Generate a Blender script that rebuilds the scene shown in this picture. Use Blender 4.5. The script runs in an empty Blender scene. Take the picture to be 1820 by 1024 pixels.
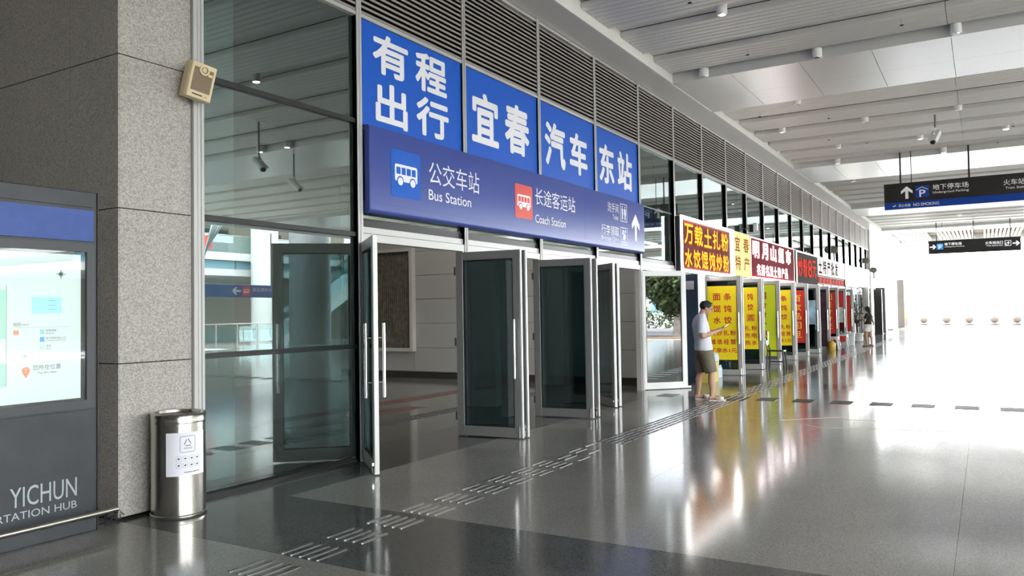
import bpy, bmesh, math, random
from mathutils import Vector, Matrix
random.seed(7)
rad = math.radians
S = bpy.context.scene
COL = S.collection

# ------------------------------------------------------------------ camera, world, sun, exposure
CAM_H = 1.5
yaw, pitch, roll = rad(30.93556), rad(1.77973), rad(-0.91476)
F = Vector((math.cos(pitch)*math.cos(yaw), math.cos(pitch)*math.sin(yaw), math.sin(pitch)))
R0 = Vector((math.sin(yaw), -math.cos(yaw), 0)); U0 = R0.cross(F)
Rv = R0*math.cos(roll) + U0*math.sin(roll); Uv = -R0*math.sin(roll) + U0*math.cos(roll)
cam_d = bpy.data.cameras.new('camera'); cam = bpy.data.objects.new('camera', cam_d); COL.objects.link(cam)
m3 = Matrix((Rv, Uv, -F)).transposed()
cam.matrix_world = Matrix.Translation((0, 0, CAM_H)) @ m3.to_4x4()
cam_d.sensor_width = 36.0; cam_d.sensor_fit = 'HORIZONTAL'; cam_d.lens = 1404.534*36/1820
cam_d.clip_start = 0.05; cam_d.clip_end = 800
S.camera = cam
S.view_settings.view_transform = 'Standard'; S.view_settings.look = 'None'
S.view_settings.gamma = 1.0; S.view_settings.use_curve_mapping = False
S.view_settings.exposure = 0.75
S.cycles.transparent_max_bounces = 24; S.cycles.max_bounces = 10; S.cycles.glossy_bounces = 6
S.cycles.diffuse_bounces = 5; S.cycles.sample_clamp_indirect = 8.0

world = bpy.data.worlds.new('sky'); S.world = world; world.use_nodes = True
wn = world.node_tree.nodes; wl = world.node_tree.links
bg = wn['Background']; bg.inputs['Strength'].default_value = 10.0
bg.inputs['Color'].default_value = (0.93, 0.97, 1.0, 1)       # hazy white summer sky

sun_d = bpy.data.lights.new('sun', 'SUN'); sun_d.energy = 13.0; sun_d.angle = rad(1.5); sun_d.color = (1.0, .95, .87)
sun = bpy.data.objects.new('sun', sun_d); COL.objects.link(sun)
sd = Vector((-0.62, 0.10, -0.78)); sun.rotation_euler = sd.to_track_quat('-Z', 'Y').to_euler()

# ------------------------------------------------------------------ materials
MATS = {}
def mat(name, color, rough=.5, metal=0.0, emit=None, estr=0.0, noise=None, bump=None, spec=None, coat=0):
    """principled material; noise=(scale, amount, detail) speckles the colour; bump=(scale, strength)"""
    if name in MATS: return MATS[name]
    m = bpy.data.materials.new(name); m.use_nodes = True; nt = m.node_tree; n = nt.nodes; l = nt.links
    p = n['Principled BSDF']
    p.inputs['Base Color'].default_value = (*color, 1); p.inputs['Roughness'].default_value = rough
    p.inputs['Metallic'].default_value = metal
    if spec is not None: p.inputs['Specular IOR Level'].default_value = spec
    if coat: p.inputs['Coat Weight'].default_value = coat; p.inputs['Coat Roughness'].default_value = .05
    if emit: p.inputs['Emission Color'].default_value = (*emit, 1); p.inputs['Emission Strength'].default_value = estr
    if noise or bump:
        tc = n.new('ShaderNodeTexCoord')
    if noise:
        t = n.new('ShaderNodeTexNoise'); t.inputs['Scale'].default_value = noise[0]; t.inputs['Detail'].default_value = noise[2]
        l.new(tc.outputs['Object'], t.inputs['Vector'])
        r = n.new('ShaderNodeValToRGB'); r.color_ramp.elements[0].position = .3; r.color_ramp.elements[1].position = .7
        a = noise[1]
        r.color_ramp.elements[0].color = (*[c*(1-a) for c in color], 1); r.color_ramp.elements[1].color = (*[min(1, c*(1+a)) for c in color], 1)
        l.new(t.outputs['Fac'], r.inputs['Fac']); l.new(r.outputs['Color'], p.inputs['Base Color'])
    if bump:
        t2 = n.new('ShaderNodeTexNoise'); t2.inputs['Scale'].default_value = bump[0]; t2.inputs['Detail'].default_value = 3
        l.new(tc.outputs['Object'], t2.inputs['Vector'])
        b = n.new('ShaderNodeBump'); b.inputs['Strength'].default_value = bump[1]; b.inputs['Distance'].default_value = .01
        l.new(t2.outputs['Fac'], b.inputs['Height']); l.new(b.outputs['Normal'], p.inputs['Normal'])
    MATS[name] = m; return m

def granite(name, base, amount, rough, scale=160, coat=0, spec=.5):
    m = bpy.data.materials.new(name); m.use_nodes = True; nt = m.node_tree; n = nt.nodes; l = nt.links
    p = n['Principled BSDF']; p.inputs['Specular IOR Level'].default_value = spec
    tc = n.new('ShaderNodeTexCoord')
    v = n.new('ShaderNodeTexVoronoi'); v.inputs['Scale'].default_value = scale; v.inputs['Randomness'].default_value = 1
    l.new(tc.outputs['Object'], v.inputs['Vector'])
    r = n.new('ShaderNodeValToRGB'); e = r.color_ramp.elements
    e[0].position = 0.0; e[0].color = (*[c*(1-amount) for c in base], 1)
    e[1].position = 1.0; e[1].color = (*[min(1, c*(1+amount)) for c in base], 1)
    sx = n.new('ShaderNodeSeparateColor'); l.new(v.outputs['Color'], sx.inputs['Color']); l.new(sx.outputs['Red'], r.inputs['Fac'])
    t = n.new('ShaderNodeTexNoise'); t.inputs['Scale'].default_value = 1.3; t.inputs['Detail'].default_value = 4
    l.new(tc.outputs['Object'], t.inputs['Vector'])
    mr = n.new('ShaderNodeMapRange'); mr.inputs['To Min'].default_value = .86; mr.inputs['To Max'].default_value = 1.14
    l.new(t.outputs['Fac'], mr.inputs['Value'])
    mx = n.new('ShaderNodeMix'); mx.data_type = 'RGBA'; mx.blend_type = 'MULTIPLY'; mx.inputs['Factor'].default_value = 1
    l.new(r.outputs['Color'], mx.inputs['A']); l.new(mr.outputs['Result'], mx.inputs['B'])
    l.new(mx.outputs['Result'], p.inputs['Base Color'])
    mr2 = n.new('ShaderNodeMapRange'); mr2.inputs['To Min'].default_value = rough*.75; mr2.inputs['To Max'].default_value = rough*1.3
    l.new(t.outputs['Fac'], mr2.inputs['Value']); l.new(mr2.outputs['Result'], p.inputs['Roughness'])
    MATS[name] = m; return m

def glass(name, tint, base_refl=.25, rough=.0, gtint=(.95, 1, 1)):
    m = bpy.data.materials.new(name); m.use_nodes = True; nt = m.node_tree; n = nt.nodes; l = nt.links
    n.remove(n['Principled BSDF']); out = n['Material Output']
    tr = n.new('ShaderNodeBsdfTransparent'); tr.inputs['Color'].default_value = (*tint, 1)
    gl = n.new('ShaderNodeBsdfGlossy'); gl.inputs['Color'].default_value = (*gtint, 1); gl.inputs['Roughness'].default_value = rough
    fr = n.new('ShaderNodeFresnel')
    ge = n.new('ShaderNodeNewGeometry'); mi = n.new('ShaderNodeMapRange'); mi.inputs['To Min'].default_value = 1.5; mi.inputs['To Max'].default_value = 1/1.5
    l.new(ge.outputs['Backfacing'], mi.inputs['Value']); l.new(mi.outputs['Result'], fr.inputs['IOR'])     # thin sheet: both faces alike
    mr = n.new('ShaderNodeMapRange'); mr.inputs['From Min'].default_value = 0; mr.inputs['From Max'].default_value = 1
    mr.inputs['To Min'].default_value = base_refl; mr.inputs['To Max'].default_value = 1
    l.new(fr.outputs['Fac'], mr.inputs['Value'])
    mx = n.new('ShaderNodeMixShader'); l.new(mr.outputs['Result'], mx.inputs['Fac'])
    l.new(tr.outputs[0], mx.inputs[1]); l.new(gl.outputs[0], mx.inputs[2]); l.new(mx.outputs[0], out.inputs['Surface'])
    MATS[name] = m; return m

M_FL = granite('floor_granite_light', (.25, .242, .228), .35, .11, 220, spec=.5)
M_FD = granite('floor_granite_dark', (.098, .10, .10), .35, .10, 220, spec=.5)
M_FM = granite('floor_granite_mid', (.17, .165, .155), .35, .11, 220, spec=.5)
M_ST = granite('pillar_granite', (.42, .395, .355), .30, .45, 110)
M_ALU = mat('aluminium', (.46, .45, .43), .4, .2)
M_ALUW = mat('aluminium_bright', (.55, .545, .53), .35, .2)
M_ALUD = mat('anodised_dark', (.035, .035, .036), .35, .4)
M_LEAF = mat('door_frame_grey', (.25, .25, .245), .36, .4)
M_STEEL = mat('brushed_steel', (.50, .48, .44), .24, 1.0, bump=(60, .05))
M_CHROME = mat('chrome', (.8, .8, .8), .12, 1.0)
M_LOUV = mat('louver_blade', (.37, .335, .305), .45, .2)
M_DARK = mat('dark_void', (.01, .01, .01), .9)
M_PANEL = mat('ceiling_panel_white', (.70, .70, .69), .28, .25)
M_BAFF = mat('baffle_white', (.66, .65, .62), .42, .1)
M_DECK = mat('ceiling_deck_dark', (.05, .05, .05), .9)
M_WHITE = mat('white_paint', (.82, .82, .80), .45)
M_GLASS = glass('facade_glass', (.56, .63, .62), .17, gtint=(.86, .95, .96))
M_DGLASS = glass('door_glass', (.42, .51, .52), .05, gtint=(.85, .97, 1))
M_BLUE = mat('banner_blue', (.008, .11, .58), .5, spec=.25)
M_SBLUE = mat('sign_blue', (.052, .085, .34), .38)
M_SBLUE2 = mat('sign_edge_blue', (.02, .045, .26), .3)
M_TXT = mat('lettering_white', (.88, .88, .92), .4)
M_ICB = mat('icon_blue', (.008, .12, .58), .5, spec=.25)
M_RED = mat('icon_red', (.75, .045, .03), .4)
M_KIOSK = mat('kiosk_grey', (.052, .056, .063), .4, .3, noise=(6, .12, 4))
M_KIOSKF = mat('kiosk_frame', (.072, .076, .084), .4, .3)
M_SILVER = mat('silver_lettering', (.42, .47, .50), .3, .6)
M_BLACK = mat('black_plastic', (.012, .012, .013), .4)
M_SKIN = mat('skin', (.52, .30, .20), .5)
M_HAIR = mat('hair', (.012, .010, .010), .5, bump=(120, .4))

def lightbox(name, color, strength): return mat(name, color, .4, emit=color, estr=strength)

# ------------------------------------------------------------------ mesh helpers
class MB:
    def __init__(s): s.v = []; s.f = []
    def add(s, vs, fs):
        b = len(s.v); s.v += [tuple(v) for v in vs]; s.f += [tuple(i+b for i in f) for f in fs]; return s
    def box(s, a, b):
        x0, y0, z0 = [min(p, q) for p, q in zip(a, b)]; x1, y1, z1 = [max(p, q) for p, q in zip(a, b)]
        return s.add([(x0,y0,z0),(x1,y0,z0),(x1,y1,z0),(x0,y1,z0),(x0,y0,z1),(x1,y0,z1),(x1,y1,z1),(x0,y1,z1)],
                     [(0,3,2,1),(4,5,6,7),(0,1,5,4),(1,2,6,5),(2,3,7,6),(3,0,4,7)])
    def rbox(s, a, b, r=.01, ax=2):
        """box with its four edges along axis ax bevelled"""
        lo = [min(p, q) for p, q in zip(a, b)]; hi = [max(p, q) for p, q in zip(a, b)]
        i, j = [k for k in range(3) if k != ax]
        r = min(r, (hi[i]-lo[i])/2.01, (hi[j]-lo[j])/2.01); pts = []
        for (ci, cj, a0) in ((hi[i]-r, hi[j]-r, 0), (lo[i]+r, hi[j]-r, 90), (lo[i]+r, lo[j]+r, 180), (hi[i]-r, lo[j]+r, 270)):
            for k in range(4):
                t = rad(a0+30*k); pts.append((ci+r*math.cos(t), cj+r*math.sin(t)))
        return s.prism(pts, lo[ax], hi[ax], ax)
    def prism(s, pts, lo, hi, ax=2):
        i, j = [k for k in range(3) if k != ax]; n = len(pts); vs = []
        for h in (lo, hi):
            for p in pts:
                v = [0, 0, 0]; v[i] = p[0]; v[j] = p[1]; v[ax] = h; vs.append(v)
        fs = [tuple(range(n))[::-1], tuple(range(n, 2*n))] + [(k, (k+1) % n, n+(k+1) % n, n+k) for k in range(n)]
        return s.add(vs, fs)
    def tube(s, pts, r, n=10, cap=True, r2=None):
        pts = [Vector(p) for p in pts]; rings = []; N = len(pts)
        for k, p in enumerate(pts):
            d = (pts[min(k+1, N-1)] - pts[max(k-1, 0)]).normalized()
            a = Vector((0, 0, 1)) if abs(d.z) < .9 else Vector((1, 0, 0))
            u = d.cross(a).normalized(); w = d.cross(u)
            rr = r if r2 is None else r + (r2-r)*k/(N-1)
            rings.append([p + u*rr*math.cos(2*math.pi*t/n) + w*rr*math.sin(2*math.pi*t/n) for t in range(n)])
        vs = [v for ring in rings for v in ring]; fs = []
        for k in range(N-1):
            for t in range(n): fs.append((k*n+t, k*n+(t+1) % n, (k+1)*n+(t+1) % n, (k+1)*n+t))
        if cap: fs += [tuple(range(n)), tuple(range((N-1)*n, N*n))[::-1]]
        return s.add(vs, fs)
    def lathe(s, prof, c=(0, 0, 0), n=24, sx=1, sy=1):
        vs = []; fs = []
        for (r, z) in prof:
            for t in range(n): vs.append((c[0]+sx*r*math.cos(2*math.pi*t/n), c[1]+sy*r*math.sin(2*math.pi*t/n), c[2]+z))
        for k in range(len(prof)-1):
            for t in range(n): fs.append((k*n+t, k*n+(t+1) % n, (k+1)*n+(t+1) % n, (k+1)*n+t))
        fs += [tuple(range(n))[::-1], tuple(range((len(prof)-1)*n, len(prof)*n))]
        return s.add(vs, fs)
    def ball(s, c, r, n=12, m=8, sc=(1, 1, 1)):
        vs = []; fs = []
        for a in range(m+1):
            th = math.pi*a/m
            for t in range(n): vs.append((c[0]+sc[0]*r*math.sin(th)*math.cos(2*math.pi*t/n), c[1]+sc[1]*r*math.sin(th)*math.sin(2*math.pi*t/n), c[2]+sc[2]*r*math.cos(th)))
        for a in range(m):
            for t in range(n): fs.append((a*n+t, (a+1)*n+t, (a+1)*n+(t+1) % n, a*n+(t+1) % n))
        return s.add(vs, fs)
    def xf(s, M): s.v = [tuple(M @ Vector(v)) for v in s.v]; return s

def link_mesh(name, mesh, parent=None):
    o = bpy.data.objects.new(name, mesh); COL.objects.link(o)
    if parent: o.parent = parent
    return o
def build(name, mb, m, parent=None, smooth=False, bevel=0, label=None):
    """mesh in world coordinates; shifted into the parent's frame (parents carry locations only, except doors)"""
    me = bpy.data.meshes.new(name)
    off = Vector((0, 0, 0)); p = parent
    while p is not None and not p.get('_local'): off += p.location; p = p.parent
    me.from_pydata([tuple(Vector(v)-off) for v in mb.v], [], mb.f)
    bm = bmesh.new(); bm.from_mesh(me)
    if smooth: bmesh.ops.remove_doubles(bm, verts=bm.verts, dist=1e-5)
    bmesh.ops.recalc_face_normals(bm, faces=bm.faces)
    if bevel: bmesh.ops.bevel(bm, geom=bm.edges[:], offset=bevel, segments=2, profile=.5, affect='EDGES', clamp_overlap=True)
    bm.to_mesh(me); bm.free()
    me.materials.append(m)
    if smooth:
        for f in me.polygons: f.use_smooth = True
        me.set_sharp_from_angle(angle=rad(40))
    o = link_mesh(name, me, parent)
    if label: o['label'] = label
    return o
def tag(o, label, cat, group=None, kind=None):
    o['label'] = label; o['category'] = cat
    if group: o['group'] = group
    if kind: o['kind'] = kind
    return o
def thing(name, label, cat, loc=(0, 0, 0), rz=0, group=None, kind=None):
    o = bpy.data.objects.new(name, None); COL.objects.link(o); o.location = loc; o.rotation_euler = (0, 0, rz)
    o.empty_display_size = .1
    return tag(o, label, cat, group, kind)
def copy_tree(o, parent=None):
    c = o.copy(); COL.objects.link(c); c.parent = parent
    for ch in list(o.children): copy_tree(ch, c)
    return c

class Plane:
    """flat print: a frame O + u*U + v*V + n*N"""
    def __init__(s, O, U, V, N): s.O = Vector(O); s.U = Vector(U); s.V = Vector(V); s.N = Vector(N)
    def P(s, u, v, n=0): return s.O + s.U*u + s.V*v + s.N*n
    def mbbox(s, u0, v0, u1, v1, n0, n1):
        vs = [s.P(a, b, c) for c in (n0, n1) for (a, b) in ((u0, v0), (u1, v0), (u1, v1), (u0, v1))]
        return MB().add(vs, [(0,3,2,1),(4,5,6,7),(0,1,5,4),(1,2,6,5),(2,3,7,6),(3,0,4,7)])
    def poly(s, pts, n0, n1):
        k = len(pts); vs = [s.P(a, b, n0) for a, b in pts] + [s.P(a, b, n1) for a, b in pts]
        return MB().add(vs, [tuple(range(k))[::-1], tuple(range(k, 2*k))] + [(i, (i+1) % k, k+(i+1) % k, k+i) for i in range(k)])
_tc = {}
def glyphs(txt, bold):
    key = (txt, bold)
    if key not in _tc:
        cu = bpy.data.curves.new('t', 'FONT'); cu.body = txt; cu.size = 1; cu.offset = bold; cu.resolution_u = 3; cu.extrude = 0
        cu.fill_mode = 'FRONT'
        o = bpy.data.objects.new('t', cu); COL.objects.link(o)
        dg = bpy.context.evaluated_depsgraph_get()
        me = bpy.data.meshes.new_from_object(o.evaluated_get(dg))
        vs = [tuple(v.co) for v in me.vertices]; fs = [tuple(p.vertices) for p in me.polygons]
        bpy.data.objects.remove(o); bpy.data.curves.remove(cu); bpy.data.meshes.remove(me)
        xs = [v[0] for v in vs]; ys = [v[1] for v in vs]
        _tc[key] = ([((v[0]-min(xs))/(max(xs)-min(xs)), (v[1]-min(ys))/(max(ys)-min(ys))) for v in vs], fs)
    return _tc[key]
def text(pl, txt, u0, v0, u1, v1, m, parent, n=.003, bold=.012, mirror=False, name='lettering'):
    vs, fs = glyphs(txt, 0.0); mb = MB()
    bw = max(0, bold-.012)*(v1-v0)
    sh = [(0, 0)] if bw <= 0 else [(bw*math.cos(rad(45*a)), bw*math.sin(rad(45*a))) for a in range(8)] + [(0, 0)]
    if bw > 0: u0 += bw*.7; u1 -= bw*.7; v0 += bw*.7; v1 -= bw*.7
    for q, (dx, dy) in enumerate(sh):
        mb.add([pl.P(((u1-(u1-u0)*x) if mirror else (u0+(u1-u0)*x))+dx, v0+(v1-v0)*y+dy, n+q*.0001) for x, y in vs], fs)
    me = bpy.data.meshes.new(name); off = Vector((0, 0, 0)); p = parent
    while p is not None and not p.get('_local'): off += p.location; p = p.parent
    me.from_pydata([tuple(Vector(v)-off) for v in mb.v], [], mb.f); me.materials.append(m)
    return link_mesh(name, me, parent)
def join(*mbs):
    r = MB()
    for b in mbs: r.add(b.v, b.f)
    return r
def circle(cx, cy, rx, ry=None, n=20, a0=0, a1=360):
    ry = rx if ry is None else ry
    return [(cx+rx*math.cos(rad(a0+(a1-a0)*i/n)), cy+ry*math.sin(rad(a0+(a1-a0)*i/n))) for i in range(n)]
def rrect(x0, y0, x1, y1, r, n=4):
    pts = []
    for cx, cy, a in ((x1-r, y1-r, 0), (x0+r, y1-r, 90), (x0+r, y0+r, 180), (x1-r, y0+r, 270)):
        for k in range(n+1): t = rad(a+90*k/n); pts.append((cx+r*math.cos(t), cy+r*math.sin(t)))
    return pts
def arrow_pts(cx, cy, w, h, d='up'):
    sh = [(-.13,-.5), (.13,-.5), (.13,.12), (.5,-.1), (.5,.12), (0,.5), (-.5,.12), (-.5,-.1), (-.13,.12)]
    if d == 'right': return [(cx+y*w, cy-x*h) for x, y in sh]
    if d == 'left': return [(cx-y*w, cy+x*h) for x, y in sh]
    return [(cx+x*w, cy+y*h) for x, y in sh]
def ring_pts(pl, x0, y0, x1, y1, t, n0, n1):
    return join(pl.mbbox(x0, y0, x1, y0+t, n0, n1), pl.mbbox(x0, y1-t, x1, y1, n0, n1), pl.mbbox(x0, y0+t, x0+t, y1-t, n0, n1), pl.mbbox(x1-t, y0+t, x1, y1-t, n0, n1))

# ------------------------------------------------------------------ main dimensions
D = 5.60                       # glass line of the long facade on the left
X0, MW = 6.216, 1.947          # first door mullion, facade module
def mx(k): return X0 + MW*k
Z_LB, Z_LT = 4.67, 5.815       # louvre band
K_END = 21                     # last louvred bay
X_END = 63.0

# ------------------------------------------------------------------ ground outside
g = MB(); g.box((-60, -160, -.12), (260, 160, -.06))
tag(build('ground', g, mat('plaza_concrete', (.36, .35, .33), .7, noise=(.8, .08, 4))), 'pale sunlit plaza paving outside the open hall end', 'ground', kind='structure')
rd = MB(); rd.box((-60, -44, -.06), (26, -27, -.045))
tag(build('road', rd, mat('asphalt', (.16, .16, .17), .7)), 'grey road beyond the open side, seen mirrored in the door glass', 'road', kind='structure')

vg = MB(); vg.box((-20, -27, -.06), (19.5, -22, -.03))
tag(build('verge', vg, mat('soil_brown', (.22, .15, .10), .9, noise=(3, .3, 4))), 'bare brown soil verge under the trees beside the road', 'ground', kind='structure')
# ------------------------------------------------------------------ floor
fl = MB(); fl.box((-14, -19, -.06), (X_END, 14, -.022))
floor = tag(build('floor', fl, M_FD), 'polished grey granite concourse floor with darker cross bands', 'floor', kind='structure')
bands = [(-8.3, -7.1), (3.55, 4.735), (15.45, 16.47), (27.3, 28.35), (39.2, 40.25), (51.1, 52.1)]
xs = [-14]
for a, b in bands:
    n = max(1, round((a-xs[-1])/2.15)); s0 = xs[-1]
    for i in range(1, n+1): xs.append(s0+(a-s0)*i/n)
    xs.append(b)
s0 = xs[-1]; n = 5
for i in range(1, n+1): xs.append(s0+(X_END-s0)*i/n)
ys = [-19, -16.6, -14.2, -11.8, -9.4, -7.0, -4.6, -2.2, .2, 2.6, 5.03]
far = {M_FL: MB(), M_FD: MB()}
def is_band(x): return any(a < x < b for a, b in bands)
for i in range(len(xs)-1):
    for j in range(len(ys)-1):
        a, b, c, d = xs[i], xs[i+1], ys[j], ys[j+1]; g_ = .0012
        m = M_FD if is_band((a+b)/2) else M_FL
        near = a > -3 and b < 42 and c > -5
        mb = MB().box((a+g_, c+g_, -.02), (b-g_, d-g_, 0))
        if near: build('granite_slab', mb, m, floor)
        else: far[m].add(mb.v, mb.f)
for m, nm in ((M_FL, 'granite_slab_field'), (M_FD, 'granite_band_field')):
    o = build(nm, far[m], m, floor); o['kind'] = 'stuff'
# dark margin under the facade, and the hall floor behind the doors
mxs = [-14, -8, -2, 3.55] + [3.55+3.96*i for i in range(1, 16)]
for a, b in zip(mxs[:-1], mxs[1:]):
    build('granite_slab', MB().box((a+.001, 5.031, -.02), (b-.001, 6.13, 0)), M_FD if a > 3 else M_FL, floor)
for i in range(0, 52, 4):
    for (c, d, m) in ((6.132, 8.6, M_FM), (8.602, 13.9, M_FM)):
        build('granite_slab', MB().box((i+.001, c, -.02), (i+3.999, d-.001, 0)), m, floor)
M_TAC = mat('tactile_steel', (.34, .33, .32), .3, .8)
M_TACD = mat('tactile_worn', (.045, .043, .043), .45, .3)
def bar(x0, x1, y, m, h=.005, w=.028):
    b = MB().prism([(x0+.01, y-w/2), (x1-.01, y-w/2), (x1, y-w/4), (x1, y+w/4), (x1-.01, y+w/2), (x0+.01, y+w/2), (x0, y+w/4), (x0, y-w/4)], 0, h)
    return b
x = 1.55; gi = 0
while x < 8.0:
    for j in range(5):
        y = 3.565+.0755*j
        if x > 6.9 and (gi*7+j*3) % 5 < 2: continue
        if x > 7.5 and j in (0, 2): continue
        build('tactile_bar', bar(x, x+.27, y, M_TAC), M_TAC, floor)
    x += .4025; gi += 1
far_t = MB()
x = 8.30; gi = 0
while x < 13.0:
    for j in range(5):
        b = bar(x+.035*(j % 2), x+.265+.035*(j % 2), 3.565+.0755*j, M_TACD)
        build('tactile_bar', b, M_TACD, floor)
    x += .31; gi += 1
# paved warning square where the two guide paths cross, then the cross path
x = 13.0
for i in range(6):
    for j in range(6): far_t.box((13.0+.11*i, 3.45+.11*j, 0), (13.06+.11*i, 3.51+.11*j, .005))
o = build('warning_studs', far_t, M_TACD, floor); o['kind'] = 'stuff'
yy = 5.0
while yy > -8:
    if not 3.3 < yy < 4.2:
        for j in range(5):
            build('tactile_bar', MB().rbox((13.18+.085*j, yy-.31, 0), (13.25+.085*j, yy, .005), .01), M_TACD, floor)
    yy -= .57
far_t = MB(); x = 13.7
while x < 47:
    for j in range(5): far_t.add(*(lambda b: (b.v, b.f))(bar(x, x+.27, 3.565+.0755*j, M_TAC)))
    x += .4025
o = build('tactile_path_far', far_t, mat('tactile_far', (.20, .19, .175), .6), floor); o['kind'] = 'stuff'
ib = MB(); x = 5
while x < 14.6:
    for j in range(4): ib.add(*(lambda b: (b.v, b.f))(bar(x, x+.36, 7.05+.08*j, M_TACD)))
    x += .42
o = build('tactile_path_inner', ib, M_TACD, floor); o['kind'] = 'stuff'
build('floor_marking', join(MB().box((6, 8.55, 0), (14.6, 8.95, .002)), MB().box((7.5, 7.75, 0), (10.2, 8.1, .002))), mat('red_floor_tape', (.13, .06, .045), .4), floor, label='faded red floor marking behind the first doorway')
pl_f = Plane((0, 0, 0), (1, 0, 0), (0, 1, 0), (0, 0, 1))
M_YLINE = mat('floor_arrow_line', (.62, .50, .33), .35)
arr = [(10.96, 2.42), (11.43, 1.93), (11.58, 1.74), (11.37, 1.64), (11.37, 0.4), (11.22, 0.37), (10.96, 0.38), (10.8, 0.41), (10.57, 1.56), (10.46, 1.8)]
am = MB()
for i in range(len(arr)):
    a = Vector((*arr[i], 0)); b = Vector((*arr[(i+1) % len(arr)], 0)); d = (b-a).normalized(); w = Vector((-d.y, d.x, 0))*.012
    am.add([a-w, b-w, b+w, a+w, *(v+Vector((0, 0, .002)) for v in (a-w, b-w, b+w, a+w))], [(0,3,2,1),(4,5,6,7),(0,1,5,4),(1,2,6,5),(2,3,7,6),(3,0,4,7)])
build('floor_arrow', am, M_YLINE, floor, label='thin yellowish outline of a long arrow on the floor')

# ------------------------------------------------------------------ ceiling
dk = MB(); dk.box((-14, -11, 6.32), (14.43, 5.6, 6.9)); dk.box((14.43, -18, 6.32), (62, 5.6, 6.9)); dk.box((-14, 5.6, 6.2), (3.6, 9.2, 6.9))  # near roof set back to admit light; recess roof added against sky leak
ceil = tag(build('ceiling', dk, M_DECK), 'white metal baffle ceiling with wide glossy cross panels', 'ceiling', kind='structure')
so = MB(); so.box((-14, 5.03, Z_LT), (62, 5.62, Z_LT+.06))
build('soffit', so, M_PANEL, ceil)
fields = [(-11.5, -2.9), (-.2, 3.0), (5.7, 14.42), (17.05, 25.5), (28.75, 37.6), (40.7, 49.7)]
fields = [(-13.5, -8.7), (-6.0, 2.8), (5.5, 14.42), (17.05, 25.5), (28.75, 37.6), (40.7, 49.7)]
ed = MB()
for a, b in fields + [(52.1, 60.8)]:
    ed.box((a-.001, 5.0, Z_LT), (b+.001, 5.03, 6.32))
    build('beam_side', MB().box((a-.02, -18 if a > 14 else -11, Z_LT), (a, 5.0, 6.32)), M_PANEL, ceil); build('beam_side', MB().box((b, -18 if b > 14 else -11, Z_LT), (b+.02, 5.0, 6.32)), M_PANEL, ceil)
build('recess_edge', ed, mat('edge_white', (.80, .79, .75), .5), ceil)
beams = [(-8.7, -6.0), (2.8, 5.5), (14.42, 17.05), (25.5, 28.75), (37.6, 40.7), (49.7, 52.1), (60.8, 62.0)]
for a, b in beams:
    yb = [5.0, 3.9, 2.7, 1.53, .36, -1.2, -3, -5, -8, -12, -18]; mid = a+(b-a)*.55
    if a < 10: yb = yb[:-2] + [-11]
    for j in range(len(yb)-1):
        for (p, q) in ((a+.02, mid), (mid+.006, b-.02)):
            z0 = Z_LT; z1 = Z_LT + .05
            mb = MB().add([(p, yb[j+1]+.004, z0), (q, yb[j+1]+.004, z0), (q, yb[j]-.004, z0), (p, yb[j]-.004, z0),
                           (p, yb[j+1]+.004, z1), (q, yb[j+1]+.004, z1), (q, yb[j]-.004, z1), (p, yb[j]-.004, z1)],
                          [(0,3,2,1),(4,5,6,7),(0,1,5,4),(1,2,6,5),(2,3,7,6),(3,0,4,7)])
            build('ceiling_panel', mb, M_PANEL, ceil)
baff_me = None
def baffle_mesh(yend):
    mb = MB()
    for (y0, y1) in ((yend, -5.01), (-5.0, .39), (.398, 4.995)):
        mb.prism([(-.068, .10), (-.068, .020), (-.050, .006), (0, 0), (.050, .006), (.068, .020), (.068, .10)], y0, y1, 1)
    me = bpy.data.meshes.new('baffle'); me.from_pydata(mb.v, [], mb.f); me.materials.append(M_BAFF); return me
BM = baffle_mesh(-18); BM2 = baffle_mesh(-11)
stuff_b = MB(); wide_b = []
for fi, (a, b) in enumerate(fields):
    c = b-.09; i = 0
    cnt_anchor = {2: 13.18, 3: 24.87, 4: 36.9, 5: 48.9}.get(fi, b-1.3)
    wides = []
    w = cnt_anchor
    while w > a+.3: wides.append(w); w -= 1.485
    w = cnt_anchor+1.485
    while w < b-.25: wides.append(w); w += 1.485
    for w in wides:
        build('lamp_panel', MB().box((w-.215, -18 if w > 14.4 else -11, 6.07), (w+.215, 4.995, 6.10)), M_BAFF, ceil)
    x = cnt_anchor - .215 - .074
    pos = []
    for w in sorted(wides + [min(wides)-1.485, max(wides)+1.485]):
        for q in range(7):
            xx = w + .215 + .088 + .148*q
            if a+.07 < xx < b-.06: pos.append(xx)
    for xx in pos:
        if xx > 9.0:
            o = link_mesh('baffle', BM if xx > 14.4 else BM2, ceil); o.location = (xx, 0, 5.965)
        else:
            for (y0, y1) in ((-11, .39), (.398, 4.995)):
                stuff_b.prism([(xx-.068, 6.065), (xx-.068, 5.985), (xx-.05, 5.971), (xx+.05, 5.971), (xx+.068, 5.985), (xx+.068, 6.065)], y0, y1, 1)
o = build('baffles_behind', stuff_b, M_BAFF, ceil); o['kind'] = 'stuff'
# slatted skylight bay near the open end
M_SLAT = mat('slat_white', (.85, .84, .80), .5)
y = 4.8; cnt = 0
while y > -7:
    if cnt % 10 == 9: y -= .42
    build('skylight_slat', MB().rbox((52.3, y-.07, 5.95), (60.6, y+.03, 6.1), .01, 0), M_SLAT, ceil)
    y -= .21; cnt += 1
build('skylight_deck', MB().box((52.12, -18, 6.25), (60.78, 5.0, 6.3)), mat('skylight_deck', (.12, .09, .06), .8), ceil)

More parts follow.
